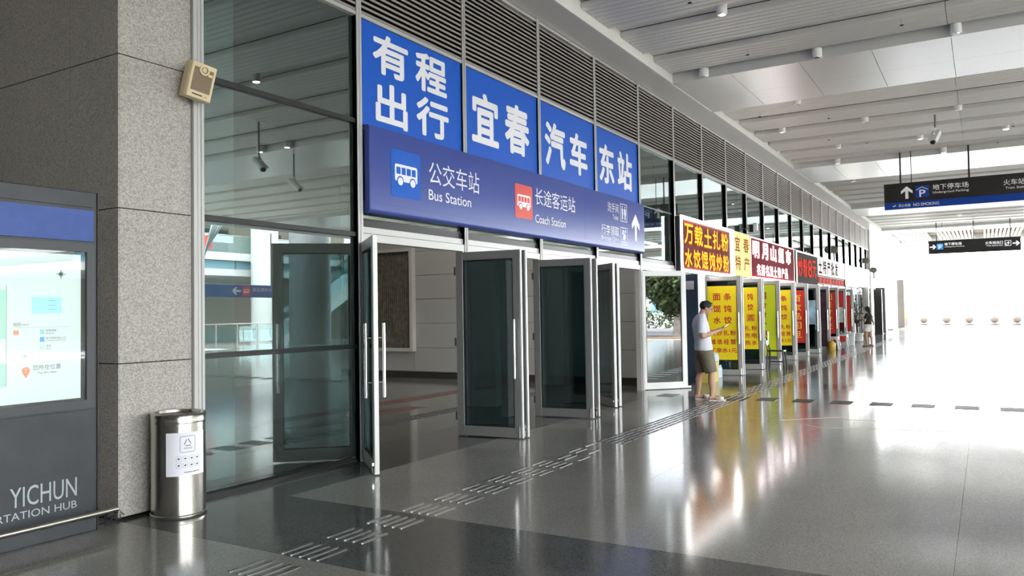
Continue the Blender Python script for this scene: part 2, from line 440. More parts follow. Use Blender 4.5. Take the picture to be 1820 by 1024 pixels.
tag(build('light_block_end', MB().box((-14.2, -18, 0), (-14, 14, 6.9)), mat('light_block_grey', (.22, .22, .21), .6)), 'added unseen grey end wall behind the viewer, blocking light', 'wall', kind='structure')  # unseen wall added to keep light from behind off the pillar
tag(build('light_block_side', MB().box((-14, -11.3, 0), (-6, -11.1, 6.9)), MATS['light_block_grey']), 'added unseen grey side wall behind the viewer, blocking light', 'wall', kind='structure')  # unseen side wall added to darken the pillar's left face
# roof side toward the open atrium; near edge cut back to let light in
build('roof_fascia', join(MB().box((14.4, -18.1, 5.6), (62, -18, 6.9)), MB().box((-14, -11.1, 5.7), (14.4, -11, 6.9)), MB().box((14.3, -18.1, 5.7), (14.42, -11, 6.9))), M_WHITE, ceil)

# ------------------------------------------------------------------ ceiling lights, sprinklers, cameras
M_LAMP = lightbox('warm_lamp', (1.0, .86, .66), 14)
def downlight(x, y, z, lit, label):
    t = thing('ceiling_light', label, 'lamp', (x, y, z), group='small white downlights of the ceiling')
    build('housing', MB().lathe([(.075, 0), (.082, .01), (.082, .15), (.02, .155), (.02, .20)], (x, y, z-.16), 16), M_WHITE, t, smooth=True)
    build('lens', MB().lathe([(.058, -.002), (.062, .004), (.062, .01)], (x, y, z-.165), 14), M_LAMP if lit else M_CHROME, t, smooth=True)
spots = [(11.70, 3.27, 0), (11.70, 1.25, 0), (14.30, 4.35, 0), (14.30, 2.37, 0), (14.30, .28, 0), (20.42, 4.26, 0), (20.42, 2.35, 0), (20.42, .41, 0),
         (23.39, 3.4, 0), (23.39, 1.36, 0), (23.39, -.56, 1), (25.3, 3.7, 0), (25.3, .9, 0), (17.35, 3.3, 0), (30.0, 3.9, 0), (33.2, 2.2, 0), (44.6, 1.0, 1), (10.21, -.45, 1), (14.30, -5.0, 1), (14.30, -4.0, 1)]
desc = ['over the blue banner panels', 'next toward the open side', 'at the first wide panel, nearest the glass wall', 'second along the near edge of the first wide panel',
        'third along the near edge of the first wide panel', 'in the second baffle field nearest the louvres', 'in the middle of the second baffle field', 'far along the same strip in the second baffle field',
        'beyond the hanging camera, nearest the louvres', 'just left of the ceiling camera', 'glowing warm at the right above the big black sign', 'by the pole end of the black sign, left', 'by the right pole of the black sign',
        'just past the first wide panel', 'in the third baffle field by the louvres', 'in the third baffle field middle', 'glowing far off above the second black sign', 'mirrored warm near the top of the first window', 'mirrored in the first window, left of a pair', 'mirrored in the first window, right of a pair']
for (x, y, lit), d in zip(spots, desc):
    downlight(x, y, 6.075 if x not in (14.30, 25.3, 17.35) else 5.97, lit, 'small %s ceiling downlight %s' % ('lit' if lit else 'unlit white', d))
for i, (x, y) in enumerate([(10.9, 3.5), (13.7, 3.4), (13.6, 1.0), (18.3, 4.3), (21.9, 3.4), (22.9, 2.6), (22.9, -.7), (25.0, 2.0), (25.0, -.4), (19.4, 3.0)]):
    t = thing('sprinkler', 'tiny sprinkler head under the ceiling baffles, ' + ['nearest the viewer', 'left at the first wide panel', 'right at the first wide panel', 'left just past the first wide panel', 'before the ceiling camera, left', 'left of the ceiling camera', 'right of the ceiling camera', 'between the poles of the black sign', 'right of the black sign pole', 'in the middle of the second field'][i], 'sprinkler', (x, y, 5.965), group='sprinkler heads under the baffles')
    build('pipe', MB().tube([(x, y, 5.97), (x, y, 5.88)], .012, 8), M_CHROME, t)
    build('deflector', MB().lathe([(.01, 0), (.032, .008), (.032, .014), (.008, .02)], (x, y, 5.865), 10), M_BLACK, t)

def cctv(loc, ztop, yaw_, label, scale=1.0, drop=.5):
    x, y, z = loc
    t = thing('security_camera', label, 'camera', loc)
    build('pole', MB().tube([(x, y, ztop), (x, y, z+.18)], .022, 8), mat('grey_metal', (.2, .2, .2), .5, .5), t)
    c, s = math.cos(yaw_), math.sin(yaw_)
    build('bracket', MB().tube([(x, y, z+.2), (x+.08*c, y+.08*s, z+.06), (x+.03*c, y+.03*s, z+.04)], .03, 8), M_WHITE, t)
    M = Matrix.Translation((x, y, z)) @ Matrix.Rotation(yaw_, 4, 'Z') @ Matrix.Rotation(rad(38), 4, 'Y')
    cb = build('camera_body', MB().rbox((-.20, -.075, -.07), (.24, .075, .07), .045, 0).xf(M), M_WHITE, t, smooth=True)
    build('lens_window', MB().lathe([(.055, 0), (.055, .03), (.045, .035)], (0, 0, 0), 12).xf(M @ Matrix.Translation((.235, 0, 0)) @ Matrix.Rotation(rad(90), 4, 'Y')), M_BLACK, cb)
    build('sun_visor', MB().box((-.18, -.085, .072), (.30, .085, .082)).xf(M), M_WHITE, cb)
cctv((20.86, .90, 5.45), 6.0, rad(165), 'white bullet camera hanging on a short pole from the ceiling, above the big black sign')
cctv((15.0, -4.5, 5.0), 6.0, rad(80), 'white camera on a ceiling pole over the open side, seen mirrored in the first window')
cctv((12.5, -3.0, 5.0), 6.0, rad(100), 'second camera on a ceiling pole mirrored in the first window')

# ------------------------------------------------------------------ facade: wall_left, its mullions, windows
wl_ = thing('wall_left', 'long aluminium and glass curtain wall with louvres on the left', 'wall', (0, D, 0), kind='structure')
build('sill_track', join(MB().box((4.3, D-.035, 0), (mx(0)-.06, D+.06, .03)), MB().box((4.3, D+.062, 0), (mx(0)-.06, D+.10, .05))), M_ALUD, wl_)
for k in range(-1, 30):
    x = mx(k)
    if x > 62: break
    m = M_ALUW if k in (-1, 0) else M_ALU
    z1 = Z_LT if k <= K_END+1 else 5.35
    w = .038 if k > -1 else .032
    if k <= K_END+1:
        build('mullion', join(MB().rbox((x-w, D-.06, 0), (x-.004, D+.02, z1), .006), MB().rbox((x+.004, D-.06, 0), (x+w, D+.02, z1), .006),
                          MB().box((x-w, D-.05, 0), (x+w, D+.06, z1))), m, wl_)
    else:
        build('mullion', MB().rbox((x-.035, D-.025, 0), (x+.035, D+.02, z1), .006), M_ALU, wl_)
build('top_rail', MB().box((49.6, D-.04, 5.22), (62.0, D+.04, 5.30)), M_ALUD, wl_)
build('end_pillar', MB().rbox((mx(22)-.95, D-.12, 0), (mx(22)+.35, D+.3, Z_LT), .03), M_WHITE, wl_)
# louvre blade mesh shared
def blade_mesh():
    mb = MB().prism([(-.045, .0), (-.045, .026), (.028, .056), (.034, .048)], .040, MW-.040, 0)
    # profile is (y, z)
    me = bpy.data.meshes.new('louver_blade'); me.from_pydata(mb.v, [], mb.f)
    bm = bmesh.new(); bm.from_mesh(me); bmesh.ops.recalc_face_normals(bm, faces=bm.faces); bm.to_mesh(me); bm.free()
    me.materials.append(M_LOUV); return me
BL = blade_mesh()
NBL = 18
fringe = ['above the blue characters', 'over the first shop boards', 'over the middle shops', 'far along the facade']
for k in range(-1, K_END+1):
    x = mx(k)
    if k < 0: lab = 'tall glazed bay beside the stone pillar, mirroring the atrium, with four stacked panes'
    elif k < 4: lab = 'louvred bay over the %s open doorway, behind the bright blue banner' % ['first', 'second', 'third', 'fourth'][k]
    elif k < 6: lab = 'glazed and louvred bay just %s the end of the long blue sign' % ['past', 'one bay past'][k-4]
    else: lab = 'glazed and louvred bay number %d counted from the stone pillar, above the shop doors' % (k+2)
    w = thing('window_%d' % (k+2), lab, 'window', (x, D, 0), kind='structure')
    # panes
    if k == -1: rows = [(.05, 1.155), (1.195, 2.315), (2.365, 3.50), (3.545, 4.63)]
    elif k < 4: rows = [(2.52, 4.63)]
    else: rows = [(2.52, 4.63)]
    for (a, b) in rows:
        build('pane', MB().box((x+.04, D, a), (x+MW-.04, D+.012, b)), M_GLASS, w)
    rails = MB()
    if k == -1:
        for z in (1.155, 2.315, 3.50): rails.box((x+.04, D-.03, z), (x+MW-.03, D+.05, z+.045))
    else:
        rails.box((x+.03, D-.012, 2.425), (x+MW-.03, D+.05, 2.50))
        if k >= 4: rails.box((x+.03, D-.01, 3.50), (x+MW-.03, D+.05, 3.52))
    build('transom', rails, M_ALUD, w)
    if k > -1:
        build('door_header', join(MB().box((x+.03, D-.03, 2.36), (x+MW-.03, D+.05, 2.425)), MB().box((x+.03, D-.05, 2.27), (x+MW-.03, D+.05, 2.352))), M_ALUW if k < 4 else M_ALU, w)
        build('door_jamb', join(*[MB().box((x+s-.02, D-.045, 0), (x+s+.02, D+.05, 2.27)) for s in (.06, MW-.06)]), M_ALU, w)
    build('louver_frame', join(MB().box((x+.035, D-.05, Z_LB-.035), (x+MW-.035, D+.05, Z_LB+.005)), MB().box((x+.035, D-.05, Z_LT-.05), (x+MW-.035, D+.05, Z_LT-.01)),
          ), M_ALUW if k < 3 else M_ALU, w)
    build('louver_liner', join(MB().box((x+.036, D-.044, Z_LB), (x+.044, D+.05, Z_LT)), MB().box((x+MW-.044, D-.044, Z_LB), (x+MW-.036, D+.05, Z_LT))), M_DARK, w)
    build('louver_back', MB().box((x+.04, D+.04, Z_LB), (x+MW-.04, D+.046, Z_LT)), M_DARK, w)
    pitch_ = (Z_LT-Z_LB-.07)/NBL
    if k < 15:
        for i in range(NBL):
            o = link_mesh('louver_blade', BL, w); o.location = (0, 0, Z_LB+.012+pitch_*i)
    else:
        st = MB()
        for i in range(NBL):
            z = Z_LB+.012+pitch_*i
            st.prism([(D-.045, z), (D-.045, z+.026), (D+.028, z+.056), (D+.034, z+.048)], x+.04, x+MW-.04, 0)
        o = build('louver_blades', st, M_LOUV, w); o['kind'] = 'stuff'
# clear glazing of the far wing
n_w = K_END+3
for k in range(K_END+2, 28):
    x = mx(k)
    w = thing('window_%d' % n_w, 'clear glazed bay of the far end, %s past the white end pillar' % ['first', 'second', 'third', 'fourth', 'fifth'][k-K_END-2], 'window', (x, D, 0), kind='structure'); n_w += 1
    build('pane', MB().box((x+.04, D, .05), (x+MW-.04, D+.01, 5.2)), glass('clear_glass%d' % k, (.93, .95, .95), .04), w)
    build('transom', MB().box((x+.03, D-.03, 2.6), (x+MW-.03, D+.03, 2.66)), M_ALU, w)

# ------------------------------------------------------------------ stone pillar
pil = thing('trim_1', 'square pillar clad in large speckled beige granite panels', 'pillar', (3.86, 5.6, 0), kind='structure')
core = MB().box((3.575, 5.585, .02), (4.22, 9.2, 6.2)); build('core', core, M_DARK, pil)
zz = [.02, 1.163, 2.335, 3.505, 4.675, 5.83]
for i in range(5):
    build('stone_panel', MB().box((3.562, 5.56, zz[i]+.004), (4.185, 5.585, zz[i+1]-.004)), M_ST, pil)
    for (a, b) in ((5.588, 6.195), (6.199, 7.18), (7.184, 8.2), (8.204, 9.2)):
        build('stone_panel', MB().box((3.55, a, zz[i]+.004), (3.575, b, zz[i+1]-.004)), M_ST, pil)
build('corner_panel', join(*[MB().box((3.55, 5.56, zz[i]+.004), (3.5605, 5.5865, zz[i+1]-.004)) for i in range(5)]), M_ST, pil)
build('side_strip', MB().box((4.19, 5.53, 0), (4.225, 5.60, Z_LT)), M_ALUW, pil)
build('wall_behind', MB().box((-14, 9.0, 0), (3.6, 9.2, 6.2)), M_ST, pil)
tag(build('light_block_hall', MB().box((3.3, 9.2, 0), (3.5, 14.05, 5.9)), M_ST), 'added unseen wall behind the stone pillar, blocking light into the inner hall', 'wall', kind='structure')  # unseen wall added to stop sky light leaking into the hall

# ------------------------------------------------------------------ inner hall behind the doors
M_IW = mat('inner_panel_grey', (.40, .39, .37), .5)
iw = thing('wall_back', 'grey panelled inner wall behind the first doorways', 'wall', (14.87, 9, 0), kind='structure')
build('wall_core', MB().box((14.9, 5.95, 0), (15.1, 14, 5.9)), M_DARK, iw)
zj = [.15, .71, 1.28, 1.85, 2.41, 2.98, 3.55, 4.12, 4.69, 5.26, 5.88]
yj = [5.95, 7.6, 9.6, 11.6, 13.9]
for i in range(len(zj)-1):
    for j in range(4):
        build('wall_panel', MB().box((14.83, yj[j]+.003, zj[i]+.004), (14.9, yj[j+1]-.003, zj[i+1]-.004)), M_IW, iw)
build('baseboard', MB().box((14.80, 5.95, 0), (14.9, 13.9, .14)), mat('baseboard_dark', (.03, .026, .022), .3), iw)
wb = MB().box((0, 13.9, 0), (15.1, 14.05, 5.9)); tag(build('wall_rear', wb, M_IW), 'plain grey rear wall deep inside the hall', 'wall', kind='structure')
ic = MB().box((0, 5.7, 5.9), (49.5, 14.05, 6.0)); tag(build('ceiling_inner', ic, mat('inner_ceiling', (.3, .3, .3), .6)), 'lower flat ceiling inside the hall behind the glass', 'ceiling', kind='structure')
col = MB().rbox((3.95, 6.16, 0), (5.13, 7.0, 5.9), .03); tag(build('column_inner', col, mat('pale_column', (.80, .85, .84), .4)), 'pale column just behind the first window pane beside the pillar', 'column', kind='structure')
rl = thing('relief_panel', 'large brown grooved relief board in a pale frame on the inner grey wall', 'panel', (14.8, 12.4, 1.85))
rb = MB()
y = 11.66
M_REL = mat('relief_brown', (.13, .115, .085), .7, noise=(9, .35, 5), bump=(30, .5))
brd = build('board', MB().box((14.79, 11.62, .70), (14.83, 13.85, 3.0)), M_REL, rl)
while y < 13.85:
    build('relief_rib', MB().rbox((14.765, y, .72), (14.79, y+.045, 2.98), .01), M_REL, brd); y += .062
build('board_frame', join(MB().box((14.70, 11.55, .62), (14.83, 11.64, 3.06)), MB().box((14.72, 11.6, .62), (14.83, 13.88, .70)), MB().box((14.72, 11.6, 2.99), (14.83, 13.88, 3.06))), mat('pale_frame', (.55, .54, .50), .5), rl)
for i, (x, y) in enumerate([(11.2, 7.6), (13.2, 9.6), (4.4, 12.4)]):  # lamps added out of view to brighten the inner hall
    t = thing('ceiling_light', 'added round fill lamp on the inner hall ceiling %s' % ['near the first doorway', 'near the inner grey wall', 'at the rear left'][i], 'lamp', (x, y, 5.88), group='added fill lamps of the inner hall')
    build('diffuser', MB().lathe([(.28, 0), (.3, .01), (.3, .03)], (x, y, 5.835), 24), lightbox('hall_fill_lamp', (1, .95, .88), 50), t)
    build('rim', MB().lathe([(.33, 0), (.33, .045), (.30, .045)], (x, y, 5.855), 24), M_ALU, t)

# shops behind the other doors
M_SHOPW = mat('shop_wall', (.55, .52, .46), .7)
sw = join(MB().box((15.3, 9.0, 0), (49.5, 9.15, 5.9)), MB().box((49.4, 5.7, 0), (49.55, 9.0, 5.9)), *[MB().box((xx-.05, 5.75, 0), (xx+.05, 9.0, 5.9)) for xx in (21.8, 27.6, 33.5, 39.3)])
tag(build('wall_shops', sw, M_SHOPW), 'cream rear and party walls of the small shops', 'wall', kind='structure')
for i, xx in enumerate((18.5, 24.7, 30.5, 36.4, 44)):  # strip lamps added to light the shop interiors
    t = thing('ceiling_light', 'added strip lamp lighting the %s shop inside' % ['dumpling', 'supermarket', 'fried noodle', 'fourth', 'last'][i], 'lamp', (xx, 7.2, 3.2), group='added shop fill lamps')
    build('tube', MB().rbox((xx-.7, 7.14, 3.16), (xx+.7, 7.26, 3.2), .02, 0), lightbox('shop_fill_tube', (1, .97, .92), 9), t)
    build('tray', MB().box((xx-.75, 7.12, 3.2), (xx+.75, 7.28, 3.24)), M_WHITE, t)
    build('hanger', join(MB().tube([(xx-.6, 7.2, 3.24), (xx-.6, 7.2, 5.9)], .006, 5), MB().tube([(xx+.6, 7.2, 3.24), (xx+.6, 7.2, 5.9)], .006, 5)), M_BLACK, t)
for i, xx in enumerate((17.0, 23.0, 28.6, 34.6)):
    t = thing('shelf_unit', 'tall shelf unit of goods inside the %s shop' % ['dumpling', 'supermarket', 'noodle', 'fourth'][i], 'shelf', (xx, 8.6, 0))
    build('shelf_frame', join(*[MB().box((xx-.6+s*1.2-.02, 8.4, 0), (xx-.6+s*1.2+.02, 8.8, 2.1)) for s in (0, 1)]), M_WHITE, t)
    for q in range(5): build('shelf', MB().box((xx-.58, 8.4, .1+.45*q), (xx+.58, 8.8, .13+.45*q)), M_WHITE, t)
    for q in range(5):
        st = MB()
        for u in range(8): st.rbox((xx-.54+.14*u, 8.45, .13+.45*q), (xx-.44+.14*u, 8.6, .13+.45*q+random.uniform(.18, .3)), .02)
        o = build('packets', st, mat('packets%d' % (q % 3), [(.6, .1, .06), (.7, .5, .1), (.12, .3, .5)][q % 3], .5), t); o['kind'] = 'stuff'

# ------------------------------------------------------------------ door leaves
LW, LH, LT = .865, 2.25, .05
def make_leaf(handle=True, bolt=True, fm=M_LEAF, gm=M_DGLASS, name='door_1', w=LW):
    r = bpy.data.objects.new(name, None); COL.objects.link(r); r['_local'] = 1; r.empty_display_size = .1
    z0, z1 = .012, LH; s = .095
    def P(nm, mb, m, **k): return build(nm, mb, m, r, **k)
    P('stile', MB().rbox((0, -LT/2, z0), (s, LT/2, z1), .005), fm); P('stile', MB().rbox((w-s, -LT/2, z0), (w, LT/2, z1), .005), fm)
    P('rail', MB().rbox((s, -LT/2, z1-.10), (w-s, LT/2, z1), .004, 0), fm); P('rail', MB().rbox((s, -LT/2, z0), (w-s, LT/2, z0+.12), .004, 0), fm)
    P('pane', MB().box((s-.005, -.006, z0+.11), (w-s+.005, .006, z1-.09)), gm)
    g_ = MB()
    for sy in (-1, 1):
        y0, y1 = sorted((sy*.006, sy*.018))
        g_.box((s, y0, z0+.12), (s+.012, y1, z1-.10)); g_.box((w-s-.012, y0, z0+.12), (w-s, y1, z1-.10))
        g_.box((s, y0, z0+.12), (w-s, y1, z0+.132)); g_.box((s, y0, z1-.112), (w-s, y1, z1-.10))
    P('gasket', g_, M_BLACK)
    P('edge_strip', MB().box((w, -.018, z0), (w+.008, .018, z1)), M_ALUW)
    if handle:
        for sy in (-1, 1):
            y = sy*.085
            h = P('handle', MB().tube([(w-.06, y, .72), (w-.06, y, 1.42)], .0165, 12), M_CHROME, smooth=True)
            hb = P('handle_post', join(MB().tube([(w-.06, sy*.02, .86), (w-.06, y, .86)], .009, 8), MB().tube([(w-.06, sy*.02, 1.28), (w-.06, y, 1.28)], .009, 8)), M_CHROME, smooth=True); hb.parent = h
    for zc in (.25, 1.15, 2.02):
        P('hinge', MB().tube([(-.012, -.028, zc-.05), (-.012, -.028, zc+.05)], .012, 8), M_ALUD)
    if bolt: P('floor_bolt', join(MB().tube([(w-.03, -.036, .02), (w-.03, -.036, .16)], .007, 8), MB().box((w-.05, -.04, .09), (w-.012, -.024, .115))), M_CHROME)
    return r
def place(leaf, hx, hy, deg, label, num, cat='door'):
    leaf.name = 'door_%d' % num
    leaf.location = (hx, hy, 0); leaf.rotation_euler = (0, 0, rad(deg))
    tag(leaf, label, cat, kind='structure')
    return leaf
dn = [0]
proto = {}
def leaf_at(hx, hy, deg, label, kind='plain', **kw):
    dn[0] += 1
    if kind not in proto:
        proto[kind] = make_leaf(handle=kind in ('handle', 'bright_handle', 'shop'), bolt=kind != 'nobolt', fm={'bright': M_ALUW, 'bright_handle': M_ALUW, 'shop': mat('shop_door_frame', (.50, .49, .47), .35, .4)}.get(kind, M_LEAF),
                                gm=M_DGLASS if kind != 'mirrorish' else M_GLASS)
        lf = proto[kind]
    else: lf = copy_tree(proto[kind])
    return place(lf, hx, hy, deg, label, dn[0])
leaf_at(6.27, 5.57, -131, 'nearest open glass door leaf, seen edge-on, with long tubular handles on both faces', 'bright_handle')
leaf_at(8.02, 5.60, -84, 'open glass door leaf with a vertical steel handle, left one of the pair on the second post', 'handle')
leaf_at(8.17, 5.60, -86, 'open glass door leaf half hidden right behind the one with the vertical steel handle')
leaf_at(9.97, 5.60, -84, 'open glass door leaf without visible handle on the third post, front one of its pair')
leaf_at(10.14, 5.60, -82, 'narrow visible edge of the open leaf behind the third post pair')
leaf_at(11.93, 5.60, -132, 'glass door leaf swung toward the viewer on the fourth post, front one')
leaf_at(12.10, 5.60, -132, 'glass door leaf swung toward the viewer on the fourth post, rear one')
def mirror_leaf():
    r = make_leaf(handle=False, bolt=False, fm=M_WHITE, gm=glass('mirror_glass', (.22, .25, .25), .16, gtint=(.93, .95, 1)), w=.94)
    build('kick_strip', MB().box((-.01, -.05, .012), (1.0, -.028, .05)), M_WHITE, r)
    return r
dn[0] += 1
place(mirror_leaf(), 14.06, 5.60, -43, 'white framed door leaf whose glass mirrors a tree, beside the man', dn[0])
bays = ['with the yellow noodle and dumpling poster, behind the man', 'with the second yellow poster, next to the black stool', 'with the lime poster, behind the black stool', 'with the third yellow poster',
        'with the red poster of yellow characters', 'with clear glass and a faded bluish poster', 'with a dark poster', 'with the second red poster of yellow characters', 'with a narrow red strip and paper notices', 'with the last red poster']
shop_leaves = []
for i, k in enumerate(range(6, 16)):
    shop_leaves.append(leaf_at(mx(k)-.02 if k != 6 else mx(k)-.01, 5.60, -84 if k < 12 else -86, 'open shop door leaf ' + bays[i], 'shop'))
    if k in (6, 7, 9, 11):
        leaf_at(mx(k)+.12, 5.60, -84, 'second leaf folded behind the open shop door ' + bays[i], 'plain')
# closed leaves in the far bays and bay 5
for k in range(16, 21):
    for s in (0, 1):
        leaf_at(mx(k)+.08 if s == 0 else mx(k+1)-.08, 5.60, 0 if s == 0 else 180, 'closed glass door leaf in the far dim part, %s of bay %d past the red posters' % (['left', 'right'][s], k-15), 'plain')

# ------------------------------------------------------------------ blue banner panels with big white characters
PB = Plane((0, D-.03, 0), (1, 0, 0), (0, 0, 1), (0, -1, 0))
chars = {0: [('有', 6.46, 4.12, 7.06, 4.56), ('程', 7.20, 4.11, 7.81, 4.56), ('出', 6.50, 3.57, 7.04, 4.03), ('行', 7.21, 3.59, 7.84, 4.04)],
         1: [('宜', 8.36, 3.71, 9.0, 4.37), ('春', 9.17, 3.71, 9.83, 4.40)], 2: [('汽', 10.31, 3.70, 10.97, 4.37), ('车', 11.13, 3.70, 11.76, 4.36)], 3: [('东', 12.25, 3.71, 12.86, 4.38), ('站', 13.02, 3.70, 13.68, 4.37)]}
nm = ['first blue banner panel with four white characters, beside the glazed bay', 'second blue banner panel with two white characters, over the bus icon', 'third blue banner panel with two white characters, over the red coach icon', 'last blue banner panel with two white characters, above the white arrow']
for k in range(4):
    t = thing('banner_panel', nm[k], 'sign', (mx(k)+MW/2, D-.02, 4), group='blue banner panels')
    build('panel', PB.mbbox(mx(k)+.045, 3.505, mx(k+1)-.045, Z_LB-.04, -.012, 0), M_BLUE, t)
    for c in chars[k]:
        text(PB, c[0], c[1], c[2], c[3], c[4], M_TXT, t, n=.004, bold=.045)

# ------------------------------------------------------------------ long blue direction sign box
YS = 5.47
ks = 5.47/5.38
PS = Plane((0, YS, 1.5-1.5*ks), (ks, 0, 0), (0, 0, ks), (0, -1, 0))
sg = thing('direction_sign', 'long blue sign box over the doors reading Bus Station and Coach Station', 'sign', (10, 5.45, 3))
r = .05; prof = []
for a in range(0, 91, 15): prof.append((YS+r-r*math.sin(rad(a)), 2.567+r-r*math.cos(rad(a))))       # rounded lower front edge
prof += [(YS, 3.47), (YS+.015, 3.495), (5.536, 3.495), (5.536, 2.567)]
build('sign_box', MB().prism(prof, 6.29, 13.98, 0), M_SBLUE, sg, smooth=True)
build('end_cap', MB().prism([(p[0], p[1]) for p in prof], 6.272, 6.29, 0), M_SBLUE2, sg)
build('end_cap', MB().prism([(p[0], p[1]) for p in prof], 13.98, 14.0, 0), M_SBLUE2, sg)
build('seam', join(PS.mbbox(6.22, 2.655, 13.76, 2.659, 0, .001), PS.mbbox(11.238, 2.63, 11.244, 3.44, 0, .001), PS.mbbox(6.22, 3.40, 13.76, 3.403, 0, .001)), M_SBLUE2, sg)
build('bracket', join(*[MB().box((mx(k)+.08, 5.53, 2.7), (mx(k)+.12, 5.60, 3.4)) for k in range(4)]), M_ALUD, sg)
def bus_icon(pl, u0, v0, u1, v1, m_bg, parent):
    w, h = u1-u0, v1-v0
    tile = build('icon_tile', pl.poly(rrect(u0, v0, u1, v1, .045*max(w, h)*1.5), 0, .004), m_bg, parent)
    bx0, bx1, by0, by1 = u0+.12*w, u0+.88*w, v0+.34*h, v0+.70*h
    body = join(pl.poly(rrect(bx0, by0, bx1, by1, .05*w), .004, .007), pl.poly(circle(u0+.30*w, by0, .085*w, .085*h), .0072, .009), pl.poly(circle(u0+.72*w, by0, .085*w, .085*h), .0072, .009))
    build('bus_icon', body, M_TXT, tile)
    win = MB()
    for i in range(4):
        a = bx0+.05*w+i*.172*w
        win.add(*(lambda b: (b.v, b.f))(pl.mbbox(a, v0+.49*h, a+.135*w, v0+.64*h, .007, .0085)))
    for cx in (.30, .72):
        c = join(pl.poly(circle(u0+cx*w, by0, .115*w, .115*h), .0068, .0071)); win.add(c.v, c.f)
    build('bus_window', win, m_bg, tile)
bus_icon(PS, 6.51, 2.76, 7.02, 3.27, M_ICB, sg)
bus_icon(PS, 9.09, 2.78, 9.56, 3.24, M_RED, sg)
text(PS, '公交车站', 7.18, 2.98, 8.22, 3.24, M_TXT, sg, bold=.012)
text(PS, 'Bus Station', 7.17, 2.795, 8.03, 2.915, M_TXT, sg, bold=.02)
text(PS, '长途客运站', 9.64, 3.01, 10.90, 3.25, M_TXT, sg, bold=.012)
text(PS, 'Coach Station', 9.64, 2.755, 10.57, 2.875, M_TXT, sg, bold=.012)
text(PS, '洗手间', 12.12, 3.17, 12.58, 3.33, M_TXT, sg, bold=.004)
text(PS, 'Toilet', 12.33, 3.055, 12.57, 3.135, M_TXT, sg, bold=.004)
text(PS, '行李领取', 11.86, 2.775, 12.58, 2.94, M_TXT, sg, bold=.004)
text(PS, 'Baggage Claim', 11.86, 2.665, 12.58, 2.75, M_TXT, sg, bold=.004)
build('arrow', PS.poly(arrow_pts(13.345, 2.995, .36, .48), 0, .004), M_TXT, sg)
def toilet_icon(pl, x0, y0, x1, y1, par):
    w, h = x1-x0, y1-y0; b = ring_pts(pl, x0, y0, x1, y1, .012, 0, .003)
    for cx, dress in ((.30, 0), (.70, 1)):
        c = x0+cx*w
        for q in (pl.poly(circle(c, y0+.83*h, .07*w, .05*h, 10), 0, .003), pl.poly([(c-.12*w, y0+.74*h), (c+.12*w, y0+.74*h), (c+.15*w if dress else c+.09*w, y0+.38*h), (c-.15*w if dress else c-.09*w, y0+.38*h)], 0, .003),
                  pl.mbbox(c-.08*w, y0+.12*h, c-.015*w, y0+.38*h, 0, .003), pl.mbbox(c+.015*w, y0+.12*h, c+.08*w, y0+.38*h, 0, .003)): b.add(q.v, q.f)
    build('toilet_icon', b, M_TXT, par)
toilet_icon(PS, 12.66, 3.05, 12.95, 3.36, sg)
bi = ring_pts(PS, 12.66, 2.65, 12.95, 2.95, .012, 0, .003)
for q in (PS.poly([(12.75, 2.74), (12.84, 2.72), (12.88, 2.82), (12.79, 2.85)], 0, .003), PS.poly([(12.72, 2.83), (12.77, 2.83), (12.80, 2.90), (12.75, 2.91)], 0, .003), PS.poly([(12.83, 2.86), (12.87, 2.85), (12.89, 2.90), (12.85, 2.91)], 0, .003),
          PS.mbbox(12.71, 2.685, 12.90, 2.70, 0, .003)): bi.add(q.v, q.f)
build('baggage_icon', bi, M_TXT, sg)

# ------------------------------------------------------------------ shop signs
YB = 5.42
PH = Plane((0, YB, 0), (1, 0, 0), (0, 0, 1), (0, -1, 0))
def signbox(name, label, x0, x1, z0, z1, m_face, depth=.16, m_side=M_BLACK):
    t = thing(name, label, 'sign', ((x0+x1)/2, YB, (z0+z1)/2))
    build('sign_case', MB().box((x0, YB+.004, z0), (x1, YB+depth, z1)), m_side, t)
    build('sign_face', PH.mbbox(x0+.01, z0+.01, x1-.01, z1-.01, -.004, .004), m_face, t)
    return t
M_LED = lightbox('led_white', (1, .98, .96), 9.0)
M_YEL = mat('letters_yellow', (.8, .4, .02), .8, spec=.1, emit=(1, .55, .02), estr=.65); M_ORR = mat('letters_orange_glow', (.4, .05, .02), .8, spec=.1, emit=(.6, .07, .02), estr=.5)
M_LW = lightbox('letters_white_glow', (1, .97, .97), 3.5); M_RG = mat('letters_red_glow', (.5, .02, .01), .9, spec=.05, emit=(1, .05, .02), estr=.55)
t = signbox('shop_sign', 'dark red shop sign with two rows of yellow characters in a glowing white LED frame', 15.92, 19.90, 2.29, 3.47, mat('face_maroon', (.17, .055, .045), .8, spec=.1), .2)
build('led_frame', ring_pts(PH, 15.90, 2.29, 19.90, 3.48, .065, .0, .03), M_LED, t)
build('led_bar', PH.mbbox(19.62, 2.34, 19.68, 3.42, .004, .03), M_LED, t)
for (s, v0, v1) in (('万载土扎粉', 2.91, 3.33), ('水饺馄饨炒粉', 2.41, 2.80)):
    for i, ch in enumerate(s):
        n = len(s); a = 16.12+(19.50-16.12)*i/n; b = a+(19.50-16.12)/n*.84
        text(PH, ch, a-.02, v0-.02, b+.02, v1+.02, M_ORR, t, n=.012, bold=.055)
        text(PH, ch, a, v0, b, v1, M_YEL, t, n=.018, bold=.028)
t = signbox('shop_sign', 'pale yellow lit shop sign with orange characters between the LED framed and red signs', 19.93, 21.56, 2.33, 3.49, mat('face_cream', (.80, .66, .28), .8, spec=.1, emit=(1, .85, .40), estr=.25))
